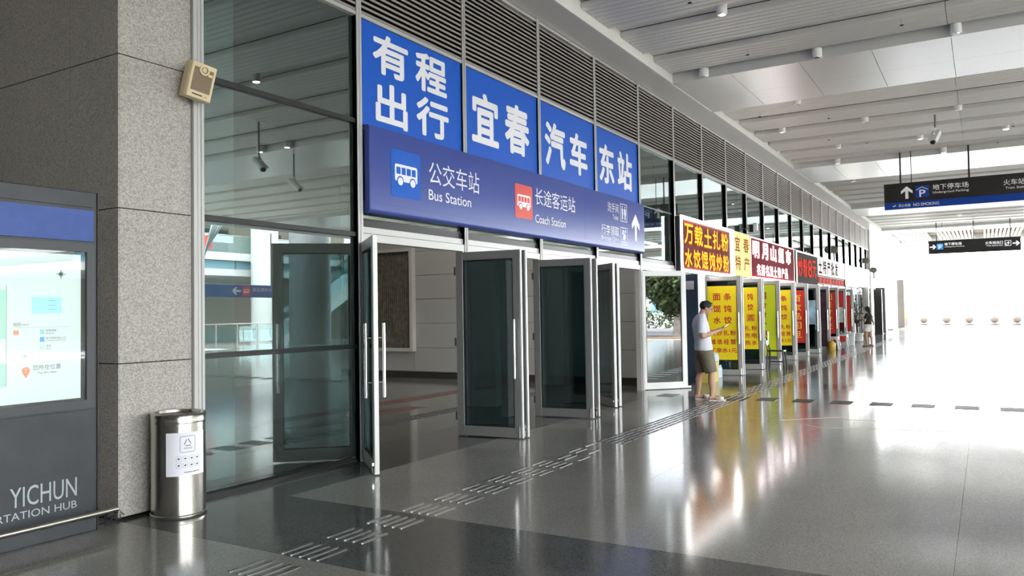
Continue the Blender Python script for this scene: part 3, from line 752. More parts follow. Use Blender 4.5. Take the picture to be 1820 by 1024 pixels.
for ch, a, b, c, d in (('宜', 20.03, 2.98, 20.52, 3.36), ('春', 20.85, 2.98, 21.40, 3.36), ('特', 20.05, 2.50, 20.55, 2.86), ('产', 20.88, 2.50, 21.42, 2.86)):
    text(PH, ch, a, b, c, d, mat('letters_ochre', (.42, .16, .01), .8, spec=.1), t, n=.012, bold=.03)
t = signbox('shop_sign', 'wide crimson supermarket sign with glowing white characters in two rows', 21.60, 27.25, 2.34, 3.46, mat('face_crimson', (.20, .008, .02), .8, spec=.1))
build('edge_light', ring_pts(PH, 21.60, 2.34, 27.25, 3.46, .03, .002, .012), lightbox('pale_edge', (1, .85, .82), 1.4), t)
build('edge_light', PH.mbbox(21.7, 2.30, 27.2, 2.37, .0, .03), M_LED, t)
for i, ch in enumerate('明月山超市'): text(PH, ch, 21.78+1.04*i, 2.90, 22.50+1.04*i, 3.36, M_LW, t, n=.02, bold=.06)
for i, ch in enumerate('名烟名酒土特产品'): text(PH, ch, 22.2+.51*i, 2.43, 22.58+.51*i, 2.74, M_LW, t, n=.02, bold=.04)
t = signbox('shop_sign', 'dark shop sign with red glowing characters and an eight', 27.60, 31.45, 2.34, 3.42, mat('face_black', (.035, .026, .02), .8, spec=.1))
for i, ch in enumerate('炒粉8元'): text(PH, ch, 27.85+.85*i, 2.58, 28.58+.85*i, 3.22, M_RG, t, n=.02, bold=.02)
build('edge_light', PH.mbbox(27.58, 2.34, 27.66, 3.42, 0, .02), lightbox('pink_edge', (1, .6, .55), 2), t)
build('edge_light', PH.mbbox(27.6, 3.40, 31.4, 3.44, 0, .02), lightbox('pale_edge2', (1, .9, .85), 1.6), t)
t = signbox('shop_sign', 'white lit shop sign with dark lettering shadows over a red ticker strip', 31.52, 38.2, 2.74, 3.45, mat('face_offwhite', (.85, .83, .80), .8, spec=.1, emit=(1, .97, .95), estr=.2))
for i, ch in enumerate('土特产批发'): text(PH, ch, 31.7+.95*i, 2.82, 32.4+.95*i, 3.36, mat('shadow_letters', (.05, .03, .04), .9, spec=.02), t, n=.01, bold=.035)
t = signbox('ticker_display', 'narrow red LED ticker strip under the white lit sign', 31.52, 38.0, 2.42, 2.70, mat('ticker_red', (.35, .01, .01), .8, spec=.1))
for i, ch in enumerate('欢迎光临小炒米粉'): text(PH, ch, 31.8+.75*i, 2.46, 32.3+.75*i, 2.66, mat('ticker_pink', (.7, .2, .15), .9, spec=.05, emit=(1, .2, .15), estr=.4), t, n=.01, bold=.01)
signbox('shop_sign', 'blown-out white light box far along the shop row with a yellow strip', 38.4, 42.4, 2.45, 3.45, lightbox('face_yellowwhite', (1, .98, .8), 2.2))
signbox('shop_sign', 'last long white light box of the shop row', 42.6, 47.0, 2.5, 3.5, lightbox('face_white', (1, .99, .97), 2.6))

# ------------------------------------------------------------------ posters taped to the shop leaves
M_PY = mat('poster_yellow', (.93, .72, .015), .35); M_PL = mat('poster_lime', (.60, .68, .02), .35); M_PR = mat('poster_red', (.62, .03, .02), .35)
M_CR = mat('print_red', (.55, .02, .03), .4); M_CY = mat('print_yellow', (.9, .62, .05), .4); M_CM = mat('print_maroon', (.30, .02, .03), .4)
def leaf_plane(i):
    lf = shop_leaves[i]; a = lf.rotation_euler.z
    U = Vector((math.cos(a), math.sin(a), 0)); N = Vector((math.sin(a), -math.cos(a), 0))
    if N.x > 0: N = -N
    return Plane(Vector(lf.location) + N*.012, U, (0, 0, 1), N), lf
def poster(i, label, u0, z0, u1, z1, m):
    pl, lf = leaf_plane(i)
    c = pl.P((u0+u1)/2, (z0+z1)/2)
    t = thing('poster', label, 'poster', c)
    sh_ = build('sheet', pl.mbbox(u0, z0, u1, z1, 0, .002), m, t)
    return sh_, pl
def rows(t, pl, lst, m, bold=.034):
    for (s, a, b, z0, z1, fr) in lst:
        n = len(s)
        if n > 1 and '1' in s: text(pl, s, a, z0, b, z1, m, t, n=.004, bold=bold); continue
        for q, ch in enumerate(s):
            w = (b-a)/n; pad = w*(1-fr)/2
            if ch != ' ': text(pl, ch, a+w*q+pad, z0, a+w*(q+1)-pad, z1, m, t, n=.004, bold=bold)
t, pl = poster(0, 'big yellow poster of red noodle and dumpling characters in three large rows, behind the man', .10, .35, .765, 2.03, M_PY)
full = [('面条', .20, .68, 1.70, 1.86, .72), ('馄饨', .20, .68, 1.43, 1.59, .72), ('水饺', .20, .68, 1.17, 1.33, .72), ('现炒扎粉', .14, .74, .90, 1.02, .80), ('诚信经营', .14, .74, .70, .82, .80), ('矿泉水1元', .15, .745, .51, .62, 1)]
rows(t, pl, full, M_CR)
t, pl = poster(1, 'yellow poster with a boxed character in its right column, beside the black stool', .10, .50, .765, 2.03, M_PY)
rows(t, pl, [('饨', .50, .66, 1.72, 1.88, .9), ('饺', .50, .66, 1.46, 1.62, .9), ('圆', .51, .65, 1.21, 1.34, .9), ('扎粉', .42, .74, .96, 1.08, .8), ('充电', .42, .74, .78, .90, .8), ('热水', .42, .74, .60, .72, .8)], M_CR)
build('box_outline', ring_pts(pl, .49, 1.19, .67, 1.36, .012, .003, .005), M_CR, t)
t, pl = poster(2, 'lime green poster with a column of dark red characters, behind the black stool', .08, .22, .78, 2.16, M_PL)
for q, ch in enumerate('巨色包勺甲'): text(pl, ch, .30, 1.76-.26*q, .52, 1.94-.26*q, M_CM, t, n=.004, bold=.03, mirror=True)
t, pl = poster(3, 'yellow poster between the lime one and the first red one', .10, .42, .765, 2.03, M_PY)
rows(t, pl, full, M_CR)
t, pl = poster(4, 'first red poster with a column of blocky yellow characters', .10, .42, .765, 2.05, M_PR)
for q, ch in enumerate('百定品叵旦'): text(pl, ch, .40, 1.70-.28*q, .66, 1.90-.28*q, M_CY, t, n=.004, bold=.03, mirror=True)
t, pl = poster(5, 'faded bluish poster fading to white on a clear shop door', .12, .95, .75, 1.75, mat('poster_blue', (.32, .45, .55), .4, noise=(3, .4, 2)))
t, pl = poster(6, 'dark brown printed poster on a shop door', .10, .12, .765, 2.05, mat('poster_dark', (.05, .02, .03), .4, noise=(5, .6, 3)))
t, pl = poster(7, 'second red poster with yellow characters above the first white stool', .10, .52, .765, 2.08, M_PR)
for q, ch in enumerate('因餐分分交'): text(pl, ch, .30, 1.78-.27*q, .66, 2.00-.27*q, M_CY, t, n=.004, bold=.02)
t, pl = poster(8, 'red poster with a pale notice sheet stuck over its lower half', .10, 1.5, .765, 2.1, M_PR)
build('notice_sheet', pl.mbbox(.35, .9, .76, 1.5, .003, .006), mat('notice', (.6, .66, .62), .5, noise=(12, .3, 3)), t)
t, pl = poster(9, 'last red poster above the second white stool', .20, .5, .765, 2.0, M_PR)

# ------------------------------------------------------------------ hanging black signs
def hang_sign(X, y0, y1, z0, z1, label, poles, n):
    t = thing('hanging_sign', label, 'sign', (X, (y0+y1)/2, (z0+z1)/2))
    build('sign_case', MB().rbox((X-.12, y1, z0), (X+.12, y0, z1), .015, 1), mat('sign_black', (.014, .013, .012), .35), t)
    for py in poles: build('pole', MB().tube([(X, py, z1), (X, py, 5.98)], .024, 10), M_BLACK, t)
    build('conduit', MB().tube([(X, poles[0]-.28, z1), (X, poles[0]-.28, 5.98)], .012, 6), M_BLACK, t)
    return t, Plane((X-.12, 0, 0), (0, -1, 0), (0, 0, 1), (-1, 0, 0))
M_PB = mat('parking_blue', (.008, .05, .30), .4, spec=.2)
M_TG = mat('sign_text_grey', (.62, .61, .62), .5, emit=(.6, .6, .6), estr=.15)
def park_icon(pl, x0, y0, x1, y1, m, par, mt):
    build('parking_tile', pl.mbbox(x0, y0, x1, y1, 0, .006), m, par)
    w, h = x1-x0, y1-y0; q = MB()
    for a, b, c, d in (((.05, .68), (.5, .93), (.5, .88), (.05, .63)), ((.5, .93), (.95, .68), (.95, .63), (.5, .88))):
        p_ = pl.poly([(x0+u*w, y0+v*h) for u, v in (a, b, c, d)], .006, .009); q.add(p_.v, p_.f)
    build('roof_mark', q, mt, par)
    text(pl, 'P', x0+.30*w, y0+.06*h, x0+.75*w, y0+.66*h, mt, par, n=.01, bold=.03)
def exit_icon(pl, x0, y0, x1, y1, par, mt, d):
    b = ring_pts(pl, x0, y0, x1, y1, .02, 0, .005); w, h = x1-x0, y1-y0
    for q in (pl.poly(arrow_pts(x0+.52*w, y0+.55*h, .48*w, .5*h, d), 0, .005), pl.mbbox(x0+.15*w, y0+.14*h, x0+.22*w, y0+.55*h, 0, .005), pl.mbbox(x0+.15*w, y0+.14*h, x0+.6*w, y0+.2*h, 0, .005)): b.add(q.v, q.f)
    build('exit_icon', b, mt, par)
XA = 25.35
sa, pa = hang_sign(XA, 2.45, -1.85, 4.30, 5.05, 'large black hanging sign with an upward arrow and blue no smoking strip', (2.02, .30), 0)
build('blue_strip', pa.mbbox(-2.44, 4.305, 1.84, 4.50, 0, .004), M_PB, sa)
build('arrow', pa.poly(arrow_pts(-1.86, 4.765, .30, .36), 0, .005), M_TG, sa)
park_icon(pa, -1.64, 4.59, -1.30, 4.92, M_PB, sa, M_TG)
text(pa, '地下停车场', -1.20, 4.77, -.32, 4.93, M_TG, sa, n=.006, bold=.02)
text(pa, 'Undergroud Parking', -1.20, 4.655, -.32, 4.735, M_TG, sa, n=.006, bold=.02)
text(pa, '火车站出口', .50, 4.74, 1.32, 4.90, M_TG, sa, n=.006, bold=.02)
text(pa, 'Train Station Exit', .54, 4.635, 1.28, 4.70, M_TG, sa, n=.006, bold=.02)
exit_icon(pa, 1.40, 4.61, 1.74, 4.93, sa, M_TG, 'up')
text(pa, '禁止吸烟', -2.08, 4.355, -1.78, 4.44, M_TG, sa, n=.006, bold=.01)
text(pa, 'NO SMOKING', -1.70, 4.355, -1.05, 4.44, M_TG, sa, n=.006, bold=.005)
build('no_smoking_mark', join(pa.mbbox(-2.24, 4.39, -2.14, 4.40, 0, .005), pa.poly([(-2.22, 4.37), (-2.20, 4.37), (-2.15, 4.43), (-2.17, 4.43)], 0, .006)), M_TG, sa)
XBs = 48.2
sb, pb = hang_sign(XBs, 2.58, -1.62, 4.29, 4.99, 'smaller looking black hanging sign far behind with arrows pointing right', (2.19, .46, -1.18), 1)
M_TW = mat('sign_text_bright', (.85, .85, .88), .5, emit=(.9, .9, .95), estr=.5)
build('arrow', pb.poly(arrow_pts(-2.36, 4.66, .30, .24, 'right'), 0, .005), M_TW, sb)
park_icon(pb, -2.18, 4.52, -1.88, 4.82, mat('parking_blue_bright', (.02, .18, .62), .4, emit=(.03, .3, .9), estr=.4), sb, M_TW)
text(pb, '地下停车场', -1.82, 4.70, -1.02, 4.86, M_TW, sb, n=.006, bold=.02)
text(pb, 'Underground Parking', -1.82, 4.60, -.90, 4.66, M_TW, sb, n=.006, bold=.02)
text(pb, '火车站出口', .06, 4.66, .84, 4.82, M_TW, sb, n=.006, bold=.02)
text(pb, 'Train Station Exit', .10, 4.56, .84, 4.62, M_TW, sb, n=.006, bold=.02)
exit_icon(pb, .92, 4.54, 1.20, 4.82, sb, M_TW, 'right')
build('arrow', pb.poly(arrow_pts(1.42, 4.66, .32, .24, 'right'), 0, .005), M_TW, sb)

# ------------------------------------------------------------------ kiosk
YK = 5.47
PK = Plane((0, YK, 0), (1, 0, 0), (0, 0, 1), (0, -1, 0))
kx0, kx1 = 1.35, 3.34
kt = thing('map_kiosk', 'dark grey free-standing map board with a blue band and lit map, left of the pillar', 'kiosk', ((kx0+kx1)/2, YK+.1, 0))
build('cabinet', MB().box((kx0, YK+.012, 0), (kx1, YK+.22, 2.41)), M_KIOSK, kt, bevel=.006)
build('face_panel', PK.mbbox(kx0+.01, .01, kx1-.035, .86, -.011, .0), M_KIOSK, kt)
build('face_panel', PK.mbbox(kx0+.01, 2.30, kx1-.035, 2.40, -.011, .0), M_KIOSK, kt)
build('blue_band', PK.mbbox(kx0+.01, 2.055, kx1-.035, 2.275, -.011, .002), mat('kiosk_blue', (.035, .09, .36), .4, noise=(15, .08, 3)), kt)
fr = ring_pts(PK, kx0+.01, .875, kx1-.035, 2.035, .058, -.011, .018); build('screen_frame', fr, M_KIOSKF, kt)
build('screen_recess', PK.mbbox(kx0+.07, .93, kx1-.095, 1.98, -.011, -.006), M_BLACK, kt)
M_MAP = mat('map_print', (.72, .80, .77), .3, emit=(.78, .90, .85), estr=.22)
msh = build('map_sheet', PK.mbbox(kx0+.1, .95, kx1-.125, 1.955, -.006, -.004), M_MAP, kt)
M_MG = mat('map_green', (.35, .70, .50), .4, emit=(.35, .72, .52), estr=.4); M_MBl = mat('map_blue', (.35, .65, .78), .4, emit=(.35, .68, .82), estr=.4)
M_MO = mat('map_orange', (.75, .28, .15), .4, emit=(.8, .3, .15), estr=.3); M_MT = mat('map_ink', (.12, .13, .14), .5)
build('map_block', join(PK.mbbox(2.35, 1.38, 2.72, 1.70, -.004, -.003), PK.mbbox(2.35, 1.07, 2.72, 1.23, -.004, -.003), PK.mbbox(2.0, 1.1, 2.3, 1.7, -.004, -.003)), M_MG, msh)
build('map_block', PK.mbbox(2.88, 1.545, 3.08, 1.655, -.004, -.003), M_MBl, msh)
build('map_lines', join(PK.mbbox(2.99, 1.63, 3.04, 1.632, -.003, -.002), PK.mbbox(2.99, 1.60, 3.04, 1.602, -.003, -.002), PK.mbbox(2.99, 1.57, 3.04, 1.572, -.003, -.002), PK.mbbox(2.78, 1.452, 3.13, 1.453, -.003, -.002), PK.mbbox(2.72, 1.07, 2.722, 1.73, -.003, -.002)), M_MT, msh)
text(PK, 'N', 3.083, 1.865, 3.103, 1.89, M_MT, msh, n=-.002, bold=0)
cp = MB()
for a in range(8):
    L = .038 if a % 2 == 0 else .024; t_ = rad(45*a)
    q = PK.poly([(3.075+L*math.cos(t_), 1.815+L*math.sin(t_)), (3.075+.006*math.cos(t_+1.57), 1.815+.006*math.sin(t_+1.57)), (3.075-.006*math.cos(t_+1.57), 1.815-.006*math.sin(t_+1.57))], -.003, -.002); cp.add(q.v, q.f)
build('compass_rose', cp, M_MT, msh)
text(PK, '图例', 2.765, 1.46, 2.81, 1.485, M_MT, msh, n=-.002, bold=.005); text(PK, 'Legend', 2.815, 1.462, 2.86, 1.48, M_MT, msh, n=-.002, bold=.0)
for i, (c, s, e) in enumerate((((.30, .65, .62), '换乘电梯', 'Elevator'), ((.10, .36, .70), '地下停车场出入口', 'Underground Parking'), ((.5, .72, .62), '道路', 'Road'))):
    z = 1.405-.052*i
    build('legend_tile', PK.mbbox(2.935, z, 2.965, z+.033, -.004, -.003), mat('legend%d' % i, c, .4, emit=c, estr=.3), msh)
    wd = .017*len(s)
    text(PK, s, 2.975, z+.016, 2.975+wd, z+.032, M_MT, msh, n=-.002, bold=.0); text(PK, e, 2.975, z+.001, 2.975+.007*len(e), z+.011, M_MT, msh, n=-.002, bold=0)
build('legend_tile', PK.mbbox(2.765, 1.405, 2.80, 1.435, -.004, -.003), M_MO, msh)
text(PK, '主要出入口', 2.815, 1.25, 2.89, 1.27, M_MT, msh, n=-.002, bold=0)
pin = PK.poly(circle(2.845, 1.165, .026, .026, 16), -.004, -.003); q = PK.poly([(2.823, 1.150), (2.845, 1.115), (2.867, 1.150)], -.004, -.003); pin.add(q.v, q.f)
build('map_pin', pin, M_MO, msh); text(PK, 'Y', 2.835, 1.15, 2.855, 1.18, M_TXT, msh, n=-.002, bold=.01)
text(PK, '您所在位置', 2.888, 1.165, 3.075, 1.20, M_MT, msh, n=-.002, bold=.0); text(PK, 'You Are Here', 2.92, 1.138, 3.045, 1.155, M_MT, msh, n=-.002, bold=.005)
build('screen_glass', PK.mbbox(kx0+.07, .93, kx1-.095, 1.98, .004, .008), glass('kiosk_glass', (.95, .97, .97), .03), kt)
text(PK, 'YICHUN', 2.745, .275, 3.185, .405, M_SILVER, kt, n=.002, bold=.0)
text(PK, 'TRANSPORTATION HUB', 2.30, .195, 3.185, .245, M_SILVER, kt, n=.002, bold=.0)
build('guard_rail', join(MB().tube([(kx0, YK-.09, .14), (kx1+.09, YK-.09, .14)], .021, 14), *[MB().tube([(xx, YK+.02, .14), (xx, YK-.09, .14)], .014, 8) for xx in (kx0+.2, 2.35, kx1-.08)]), M_STEEL, kt, smooth=True)
build('edge_trim', MB().box((kx1-.003, YK+.005, 0), (kx1+.004, YK+.02, 2.41)), M_BLACK, kt)
for z in (.04, .10, .17, 2.19): build('paint_chip', MB().box((kx1+.004, YK+.012, z), (kx1+.006, YK+.03, z+.02)), M_WHITE, kt)
# crumpled mesh in the corner
sc = MB(); rnd = random.Random(3)
for i in range(26):
    p = Vector((3.45+rnd.uniform(-.06, .06), 5.50+rnd.uniform(-.03, .03), .02+rnd.uniform(0, .08))); pts = [p]
    for q in range(5):
        p = p+Vector((rnd.uniform(-.03, .03), rnd.uniform(-.02, .02), rnd.uniform(-.02, .02))); p.z = max(.006, min(.12, p.z)); pts.append(p.copy())
    sc.tube(pts, .004, 4)
tag(build('mesh_scrap', sc, mat('scrap_black', (.03, .03, .035), .4)), 'crumpled black plastic mesh on the floor at the pillar foot', 'debris')

# ------------------------------------------------------------------ trash bin
bx, by, br = 3.89, 5.325, .195
tb = thing('trash_bin', 'round stainless steel bin with a white recycling label, in front of the pillar', 'bin', (bx, by, 0))
build('base_ring', MB().lathe([(br+.006, 0), (br+.008, .004), (br+.008, .028), (br+.002, .034), (br-.01, .036)], (bx, by, 0), 48), M_STEEL, tb, smooth=True)
build('body', MB().lathe([(br-.01, .03), (br, .034), (br, .715), (br-.01, .72)], (bx, by, 0), 48), M_STEEL, tb, smooth=True)
lidr = build('lid_ring', MB().lathe([(br-.02, .705), (br+.003, .71), (br+.006, .725), (br+.003, .735), (br+.003, .765), (br+.006, .775), (br-.005, .785), (br-.03, .782), (br-.035, .76)], (bx, by, 0), 48), M_STEEL, tb, smooth=True)
build('ash_tray', MB().lathe([(br-.036, .755), (br-.04, .765), (br-.06, .765), (.02, .750), (.0, .75)], (bx, by, 0), 40), M_ALUD, lidr, smooth=True)
lab = MB(); a0, a1 = rad(-178+52), rad(-178+52+78); rr_ = br+.0015; N = 16
base_ang = math.atan2(-by, -bx)
a0, a1 = base_ang-rad(26), base_ang+rad(62)
for i in range(N+1):
    a = a0+(a1-a0)*i/N
    lab.v += [(bx+rr_*math.cos(a), by+rr_*math.sin(a), .325), (bx+rr_*math.cos(a), by+rr_*math.sin(a), .645)]
for i in range(N): lab.f.append((2*i, 2*i+2, 2*i+3, 2*i+1))
lsh = build('label_sheet', lab, mat('paper_white', (.83, .82, .88), .5), tb, smooth=True)
class CylPlane:
    O = None
    def P(s, u, v, n=0):
        a = base_ang + rad(20) + u/br; R_ = br+.0025+n
        return Vector((bx+R_*math.cos(a), by+R_*math.sin(a), v))
    mbbox = Plane.mbbox; poly = Plane.poly
PC = CylPlane()
def cpath(pts, w, n=0): # thin stroked polyline on the cylinder
    mb = MB()
    for (a, b) in zip(pts[:-1], pts[1:]):
        d = Vector((b[0]-a[0], b[1]-a[1])); d.normalize(); q = Vector((-d.y, d.x))*w/2
        K = 3
        for i in range(K):
            s0 = (a[0]+(b[0]-a[0])*i/K, a[1]+(b[1]-a[1])*i/K); s1 = (a[0]+(b[0]-a[0])*(i+1)/K, a[1]+(b[1]-a[1])*(i+1)/K)
            mb.add([PC.P(s0[0]-q.x, s0[1]-q.y, n), PC.P(s1[0]-q.x, s1[1]-q.y, n), PC.P(s1[0]+q.x, s1[1]+q.y, n), PC.P(s0[0]+q.x, s0[1]+q.y, n)], [(0, 1, 2, 3)])
    return mb
ink = mat('print_ink', (.05, .05, .07), .5)
rc = rrect(-.058, .50, .052, .618, .012); mk = cpath(rc+[rc[0]], .003)
tri = [(-.033, .548), (-.006, .605), (.026, .548)]
for i in range(3):
    a, b = tri[i], tri[(i+1) % 3]; p = (a[0]+(b[0]-a[0])*.12, a[1]+(b[1]-a[1])*.12); q = (a[0]+(b[0]-a[0])*.8, a[1]+(b[1]-a[1])*.8)
    s_ = cpath([p, q], .005); mk.add(s_.v, s_.f)
build('recycle_mark', mk, ink, lsh)
text(PC, '其他垃圾', -.032, .522, .030, .536, ink, lsh, n=.0, bold=0)
gm = MB()
for rI in range(2):
    for cI in range(4):
        x_ = -.085+.046*cI; z_ = .435-.05*rI; rr2 = rrect(x_, z_, x_+.034, z_+.036, .005, 2); s_ = cpath(rr2+[rr2[0]], .0012); gm.add(s_.v, s_.f)
        s_ = cpath([(x_+.010, z_+.016), (x_+.024, z_+.020)], .010); gm.add(s_.v, s_.f)
s_ = cpath([(-.03, .350), (.09, .352)], .005); gm.add(s_.v, s_.f)
build('pictograms', gm, ink, lsh)

# ------------------------------------------------------------------ cream wall speaker on the first mullion
sp = thing('wall_speaker', 'cream wall loudspeaker with brown grille tilted on the white mullion', 'speaker', (4.16, 5.43, 3.41)); sp['_local'] = 1
sp.rotation_euler = (rad(8), rad(9), rad(-10)); 
cream = mat('cream_plastic', (.72, .60, .36), .4)
bodyp = [(-.115, .05), (.115, .05), (.115, -.03), (.10, -.06), (-.10, -.06), (-.115, -.03)]
build('cabinet', MB().prism(bodyp, -.145, .145, 2), cream, sp, bevel=.008)
build('grille', MB().box((-.08, -.064, -.085), (.08, -.058, .105)), mat('grille_brown', (.30, .22, .15), .7, bump=(300, .6)), sp)
rg = MB(); 
for (r1, r2, n0, n1) in ((.042, .028, -.072, -.06),):
    for i in range(20):
        a, b = rad(18*i), rad(18*(i+1)); c = (.0, .092)
        rg.add([(c[0]+r1*math.cos(a), n0, c[1]+r1*math.sin(a)), (c[0]+r1*math.cos(b), n0, c[1]+r1*math.sin(b)), (c[0]+r2*math.cos(b), n0, c[1]+r2*math.sin(b)), (c[0]+r2*math.cos(a), n0, c[1]+r2*math.sin(a)),
                (c[0]+r1*math.cos(a), n1, c[1]+r1*math.sin(a)), (c[0]+r1*math.cos(b), n1, c[1]+r1*math.sin(b)), (c[0]+r2*math.cos(b), n1, c[1]+r2*math.sin(b)), (c[0]+r2*math.cos(a), n1, c[1]+r2*math.sin(a))], [(0, 1, 2, 3), (0, 4, 5, 1), (3, 2, 6, 7)])
build('tweeter_ring', rg, cream, sp)
build('tweeter', MB().ball((0, -.06, .092), .024, 12, 8, (1, .5, 1)), cream, sp, smooth=True)
build('slot', MB().box((-.06, -.063, -.118), (.025, -.0595, -.108)), M_BLACK, sp)
build('badge', join(MB().box((.045, -.063, -.118), (.065, -.0595, -.108)), MB().box((.04, -.0655, .055), (.075, -.064, .075))), mat('badge_gold', (.5, .38, .15), .4, .5), sp)
build('mount', MB().box((-.03, .05, -.04), (.03, .10, .04)), M_ALU, sp)

# small fixtures above the shops
for i, (x, z) in enumerate(((21.75, 3.60), (22.15, 3.68))):
    t = thing('wall_speaker' if i == 0 else 'security_camera', ['small dark box fixture on a mullion above the crimson sign', 'small white fixture on a mullion above the crimson sign'][i], 'fixture', (x, 5.42, z))
    build('fixture_body', MB().rbox((x-.08, 5.34, z-.02), (x+.08, 5.46, z+.18), .03), [M_BLACK, M_WHITE][i], t)
    build('fixture_arm', MB().tube([(x, 5.44, z+.08), (x, 5.58, z+.08)], .02, 8), M_ALU, t)
for i, (x, z, y) in enumerate(((35.9, 3.95, 5.5), (46.5, 4.01, 5.5), (48.2, 3.55, 5.33))):
    t = thing('loudspeaker', ['twin horn loudspeaker above the white lit sign', 'twin horn speaker above the last light box', 'little horn speaker on the end pillar'][i], 'speaker', (x, y, z))
    build('pole', MB().tube([(x, y, z-.5), (x, y, z+.1)], .03, 8), M_ALUD, t)
    if i == 2: build('bracket', MB().box((x-.05, 5.34, z-.05), (x+.05, 5.49, z+.05)), M_ALUD, t)
    for s in (-1, 1): build('horn', MB().lathe([(.06, 0), (.09, .1), (.16, .2)], (0, 0, 0), 12).xf(Matrix.Translation((x, y, z)) @ Matrix.Rotation(rad(90*s), 4, 'Y')), mat('horn_grey', (.25, .22, .17), .5), t, smooth=True)

# ------------------------------------------------------------------ man and woman
def solid(name, mb, m, parent, voxel=.010, sm=6):
    """closed overlapping volumes fused into one continuous smooth surface"""
    me = bpy.data.meshes.new(name); me.from_pydata(mb.v, [], mb.f)
    bm = bmesh.new(); bm.from_mesh(me); bmesh.ops.recalc_face_normals(bm, faces=bm.faces); bm.to_mesh(me); bm.free()
    o = bpy.data.objects.new(name, me); COL.objects.link(o)
    r_ = o.modifiers.new('r', 'REMESH'); r_.mode = 'VOXEL'; r_.voxel_size = voxel; r_.use_smooth_shade = True
    if sm: s_ = o.modifiers.new('s', 'SMOOTH'); s_.iterations = sm; s_.factor = .5
    dg = bpy.context.evaluated_depsgraph_get(); me2 = bpy.data.meshes.new_from_object(o.evaluated_get(dg))
    bpy.data.objects.remove(o)
    for f in me2.polygons: f.use_smooth = True
    me2.materials.clear(); me2.materials.append(m); me2.name = name
    return link_mesh(name, me2, parent)
def loft(mb, rings, n=20):
    """rings: (x, y, z, front-back radius, side radius)"""
    vs = []; fs = []
    for (x, y, z, a, b) in rings:
        for t in range(n): vs.append((x+a*math.cos(2*math.pi*t/n), y+b*math.sin(2*math.pi*t/n), z))
    for k in range(len(rings)-1):
        for t in range(n): fs.append((k*n+t, k*n+(t+1) % n, (k+1)*n+(t+1) % n, (k+1)*n+t))
    fs += [tuple(range(n))[::-1], tuple(range((len(rings)-1)*n, len(rings)*n))]
    return mb.add(vs, fs)
def limb(mb, pts, n=12):
    """tapering limb: list of (point, radius), a ball at each joint"""
    for (p, r_), (q, r2_) in zip(pts[:-1], pts[1:]): mb.tube([p, q], r_, n, r2=r2_)
    for p, r_ in pts: mb.ball(p, r_, 12, 8)
    return mb
def hand(mb, wrist, palm, d, up, side):
    d = Vector(d).normalized(); up = Vector(up).normalized(); s_ = d.cross(up).normalized()*side
    palm = Vector(palm)
    mb.tube([wrist, palm], .024, 10, r2=.028); mb.ball(palm, .036, 12, 8, (1, 1, .75))
    for off, ln in ((-.030, .85), (-.011, 1.0), (.009, .95), (.028, .75)):
        p0 = palm+s_*off; p1 = p0+d*.05*ln; p2 = p1+d*.026*ln+up*.016; p3 = p2+d*.006-up*-.018
        limb(mb, [(p0, .0105), (p1, .010), (p2, .009), (p3, .008)], 8)
    p0 = palm-d*.015-s_*.026; limb(mb, [(p0, .013), (p0-s_*.022+d*.022+up*.010, .011), (p0-s_*.012+d*.046+up*.022, .009)], 8)
# ---- man: local frame +x = facing, +y = his left
MANP = (12.86, 4.03, 0); MAN_RZ = rad(-64)
man = thing('person', 'man in a white t-shirt, olive shorts and pale slippers looking down at his phone', 'person', MANP, MAN_RZ); man['_local'] = 1
b = MB()
loft(b, [(0, 0, .78, .08, .12), (0, 0, .90, .11, .155), (-.01, 0, 1.05, .10, .14), (-.03, 0, 1.2, .11, .155), (-.045, 0, 1.33, .09, .16), (-.04, 0, 1.39, .055, .09)])
limb(b, [((-.035, 0, 1.36), .062), ((.0, 0, 1.46), .052), ((.02, 0, 1.51), .054)])
HM = Matrix.Translation((.012, 0, 1.462)) @ Matrix.Rotation(rad(20), 4, 'Y') @ Matrix.Translation((-.02, 0, -1.49))
h_ = MB()
h_.ball((.035, 0, 1.575), 1, 20, 14, (.093, .074, .083)); h_.ball((.078, 0, 1.515), 1, 16, 12, (.052, .050, .052)); h_.ball((.085, 0, 1.56), 1, 16, 12, (.048, .056, .060))
limb(h_, [((.125, 0, 1.585), .009), ((.148, 0, 1.545), .013)])
for s_ in (-1, 1): h_.ball((.035, s_*.076, 1.555), 1, 10, 8, (.020, .010, .030))
h_.xf(HM); b.add(h_.v, h_.f)
for sd_, fx, xs_ in ((1, 0, (-.0, -.02, -.035, -.085, -.09)), (-1, 0, (.02, .065, .105, .085, .095))):
    y = sd_*.09
    limb(b, [((xs_[0], y, .80), .082), ((xs_[1], sd_*.105, .64), .080), ((xs_[2], sd_*.115, .47), .056)])
    limb(b, [((xs_[2], sd_*.115, .47), .054), ((xs_[3]+.01, sd_*.12, .34), .056), ((xs_[4]+.01, sd_*.122, .20), .040), ((xs_[4], sd_*.125, .085), .033)])
    ax = xs_[4]
    limb(b, [((ax-.03, sd_*.125, .055), .032), ((ax+.06, sd_*.13, .06), .036), ((ax+.14, sd_*.14, .045), .028)])
    for q in range(5): limb(b, [((ax+.13-.004*q*q, sd_*(.108+.016*q), .040), .014), ((ax+.185-.005*q*q, sd_*(.110+.017*q), .034), .0105)], 8)
limb(b, [((-.04, -.175, 1.33), .060), ((-.055, -.235, 1.19), .050), ((-.045, -.255, 1.06), .041)])
limb(b, [((-.045, -.255, 1.06), .040), ((.05, -.225, 1.09), .040), ((.205, -.155, 1.145), .026)])
limb(b, [((-.04, .175, 1.33), .060), ((-.02, .235, 1.19), .050), ((.02, .245, 1.06), .041)])
limb(b, [((.02, .245, 1.06), .040), ((.11, .18, 1.09), .040), ((.215, .09, 1.145), .026)])
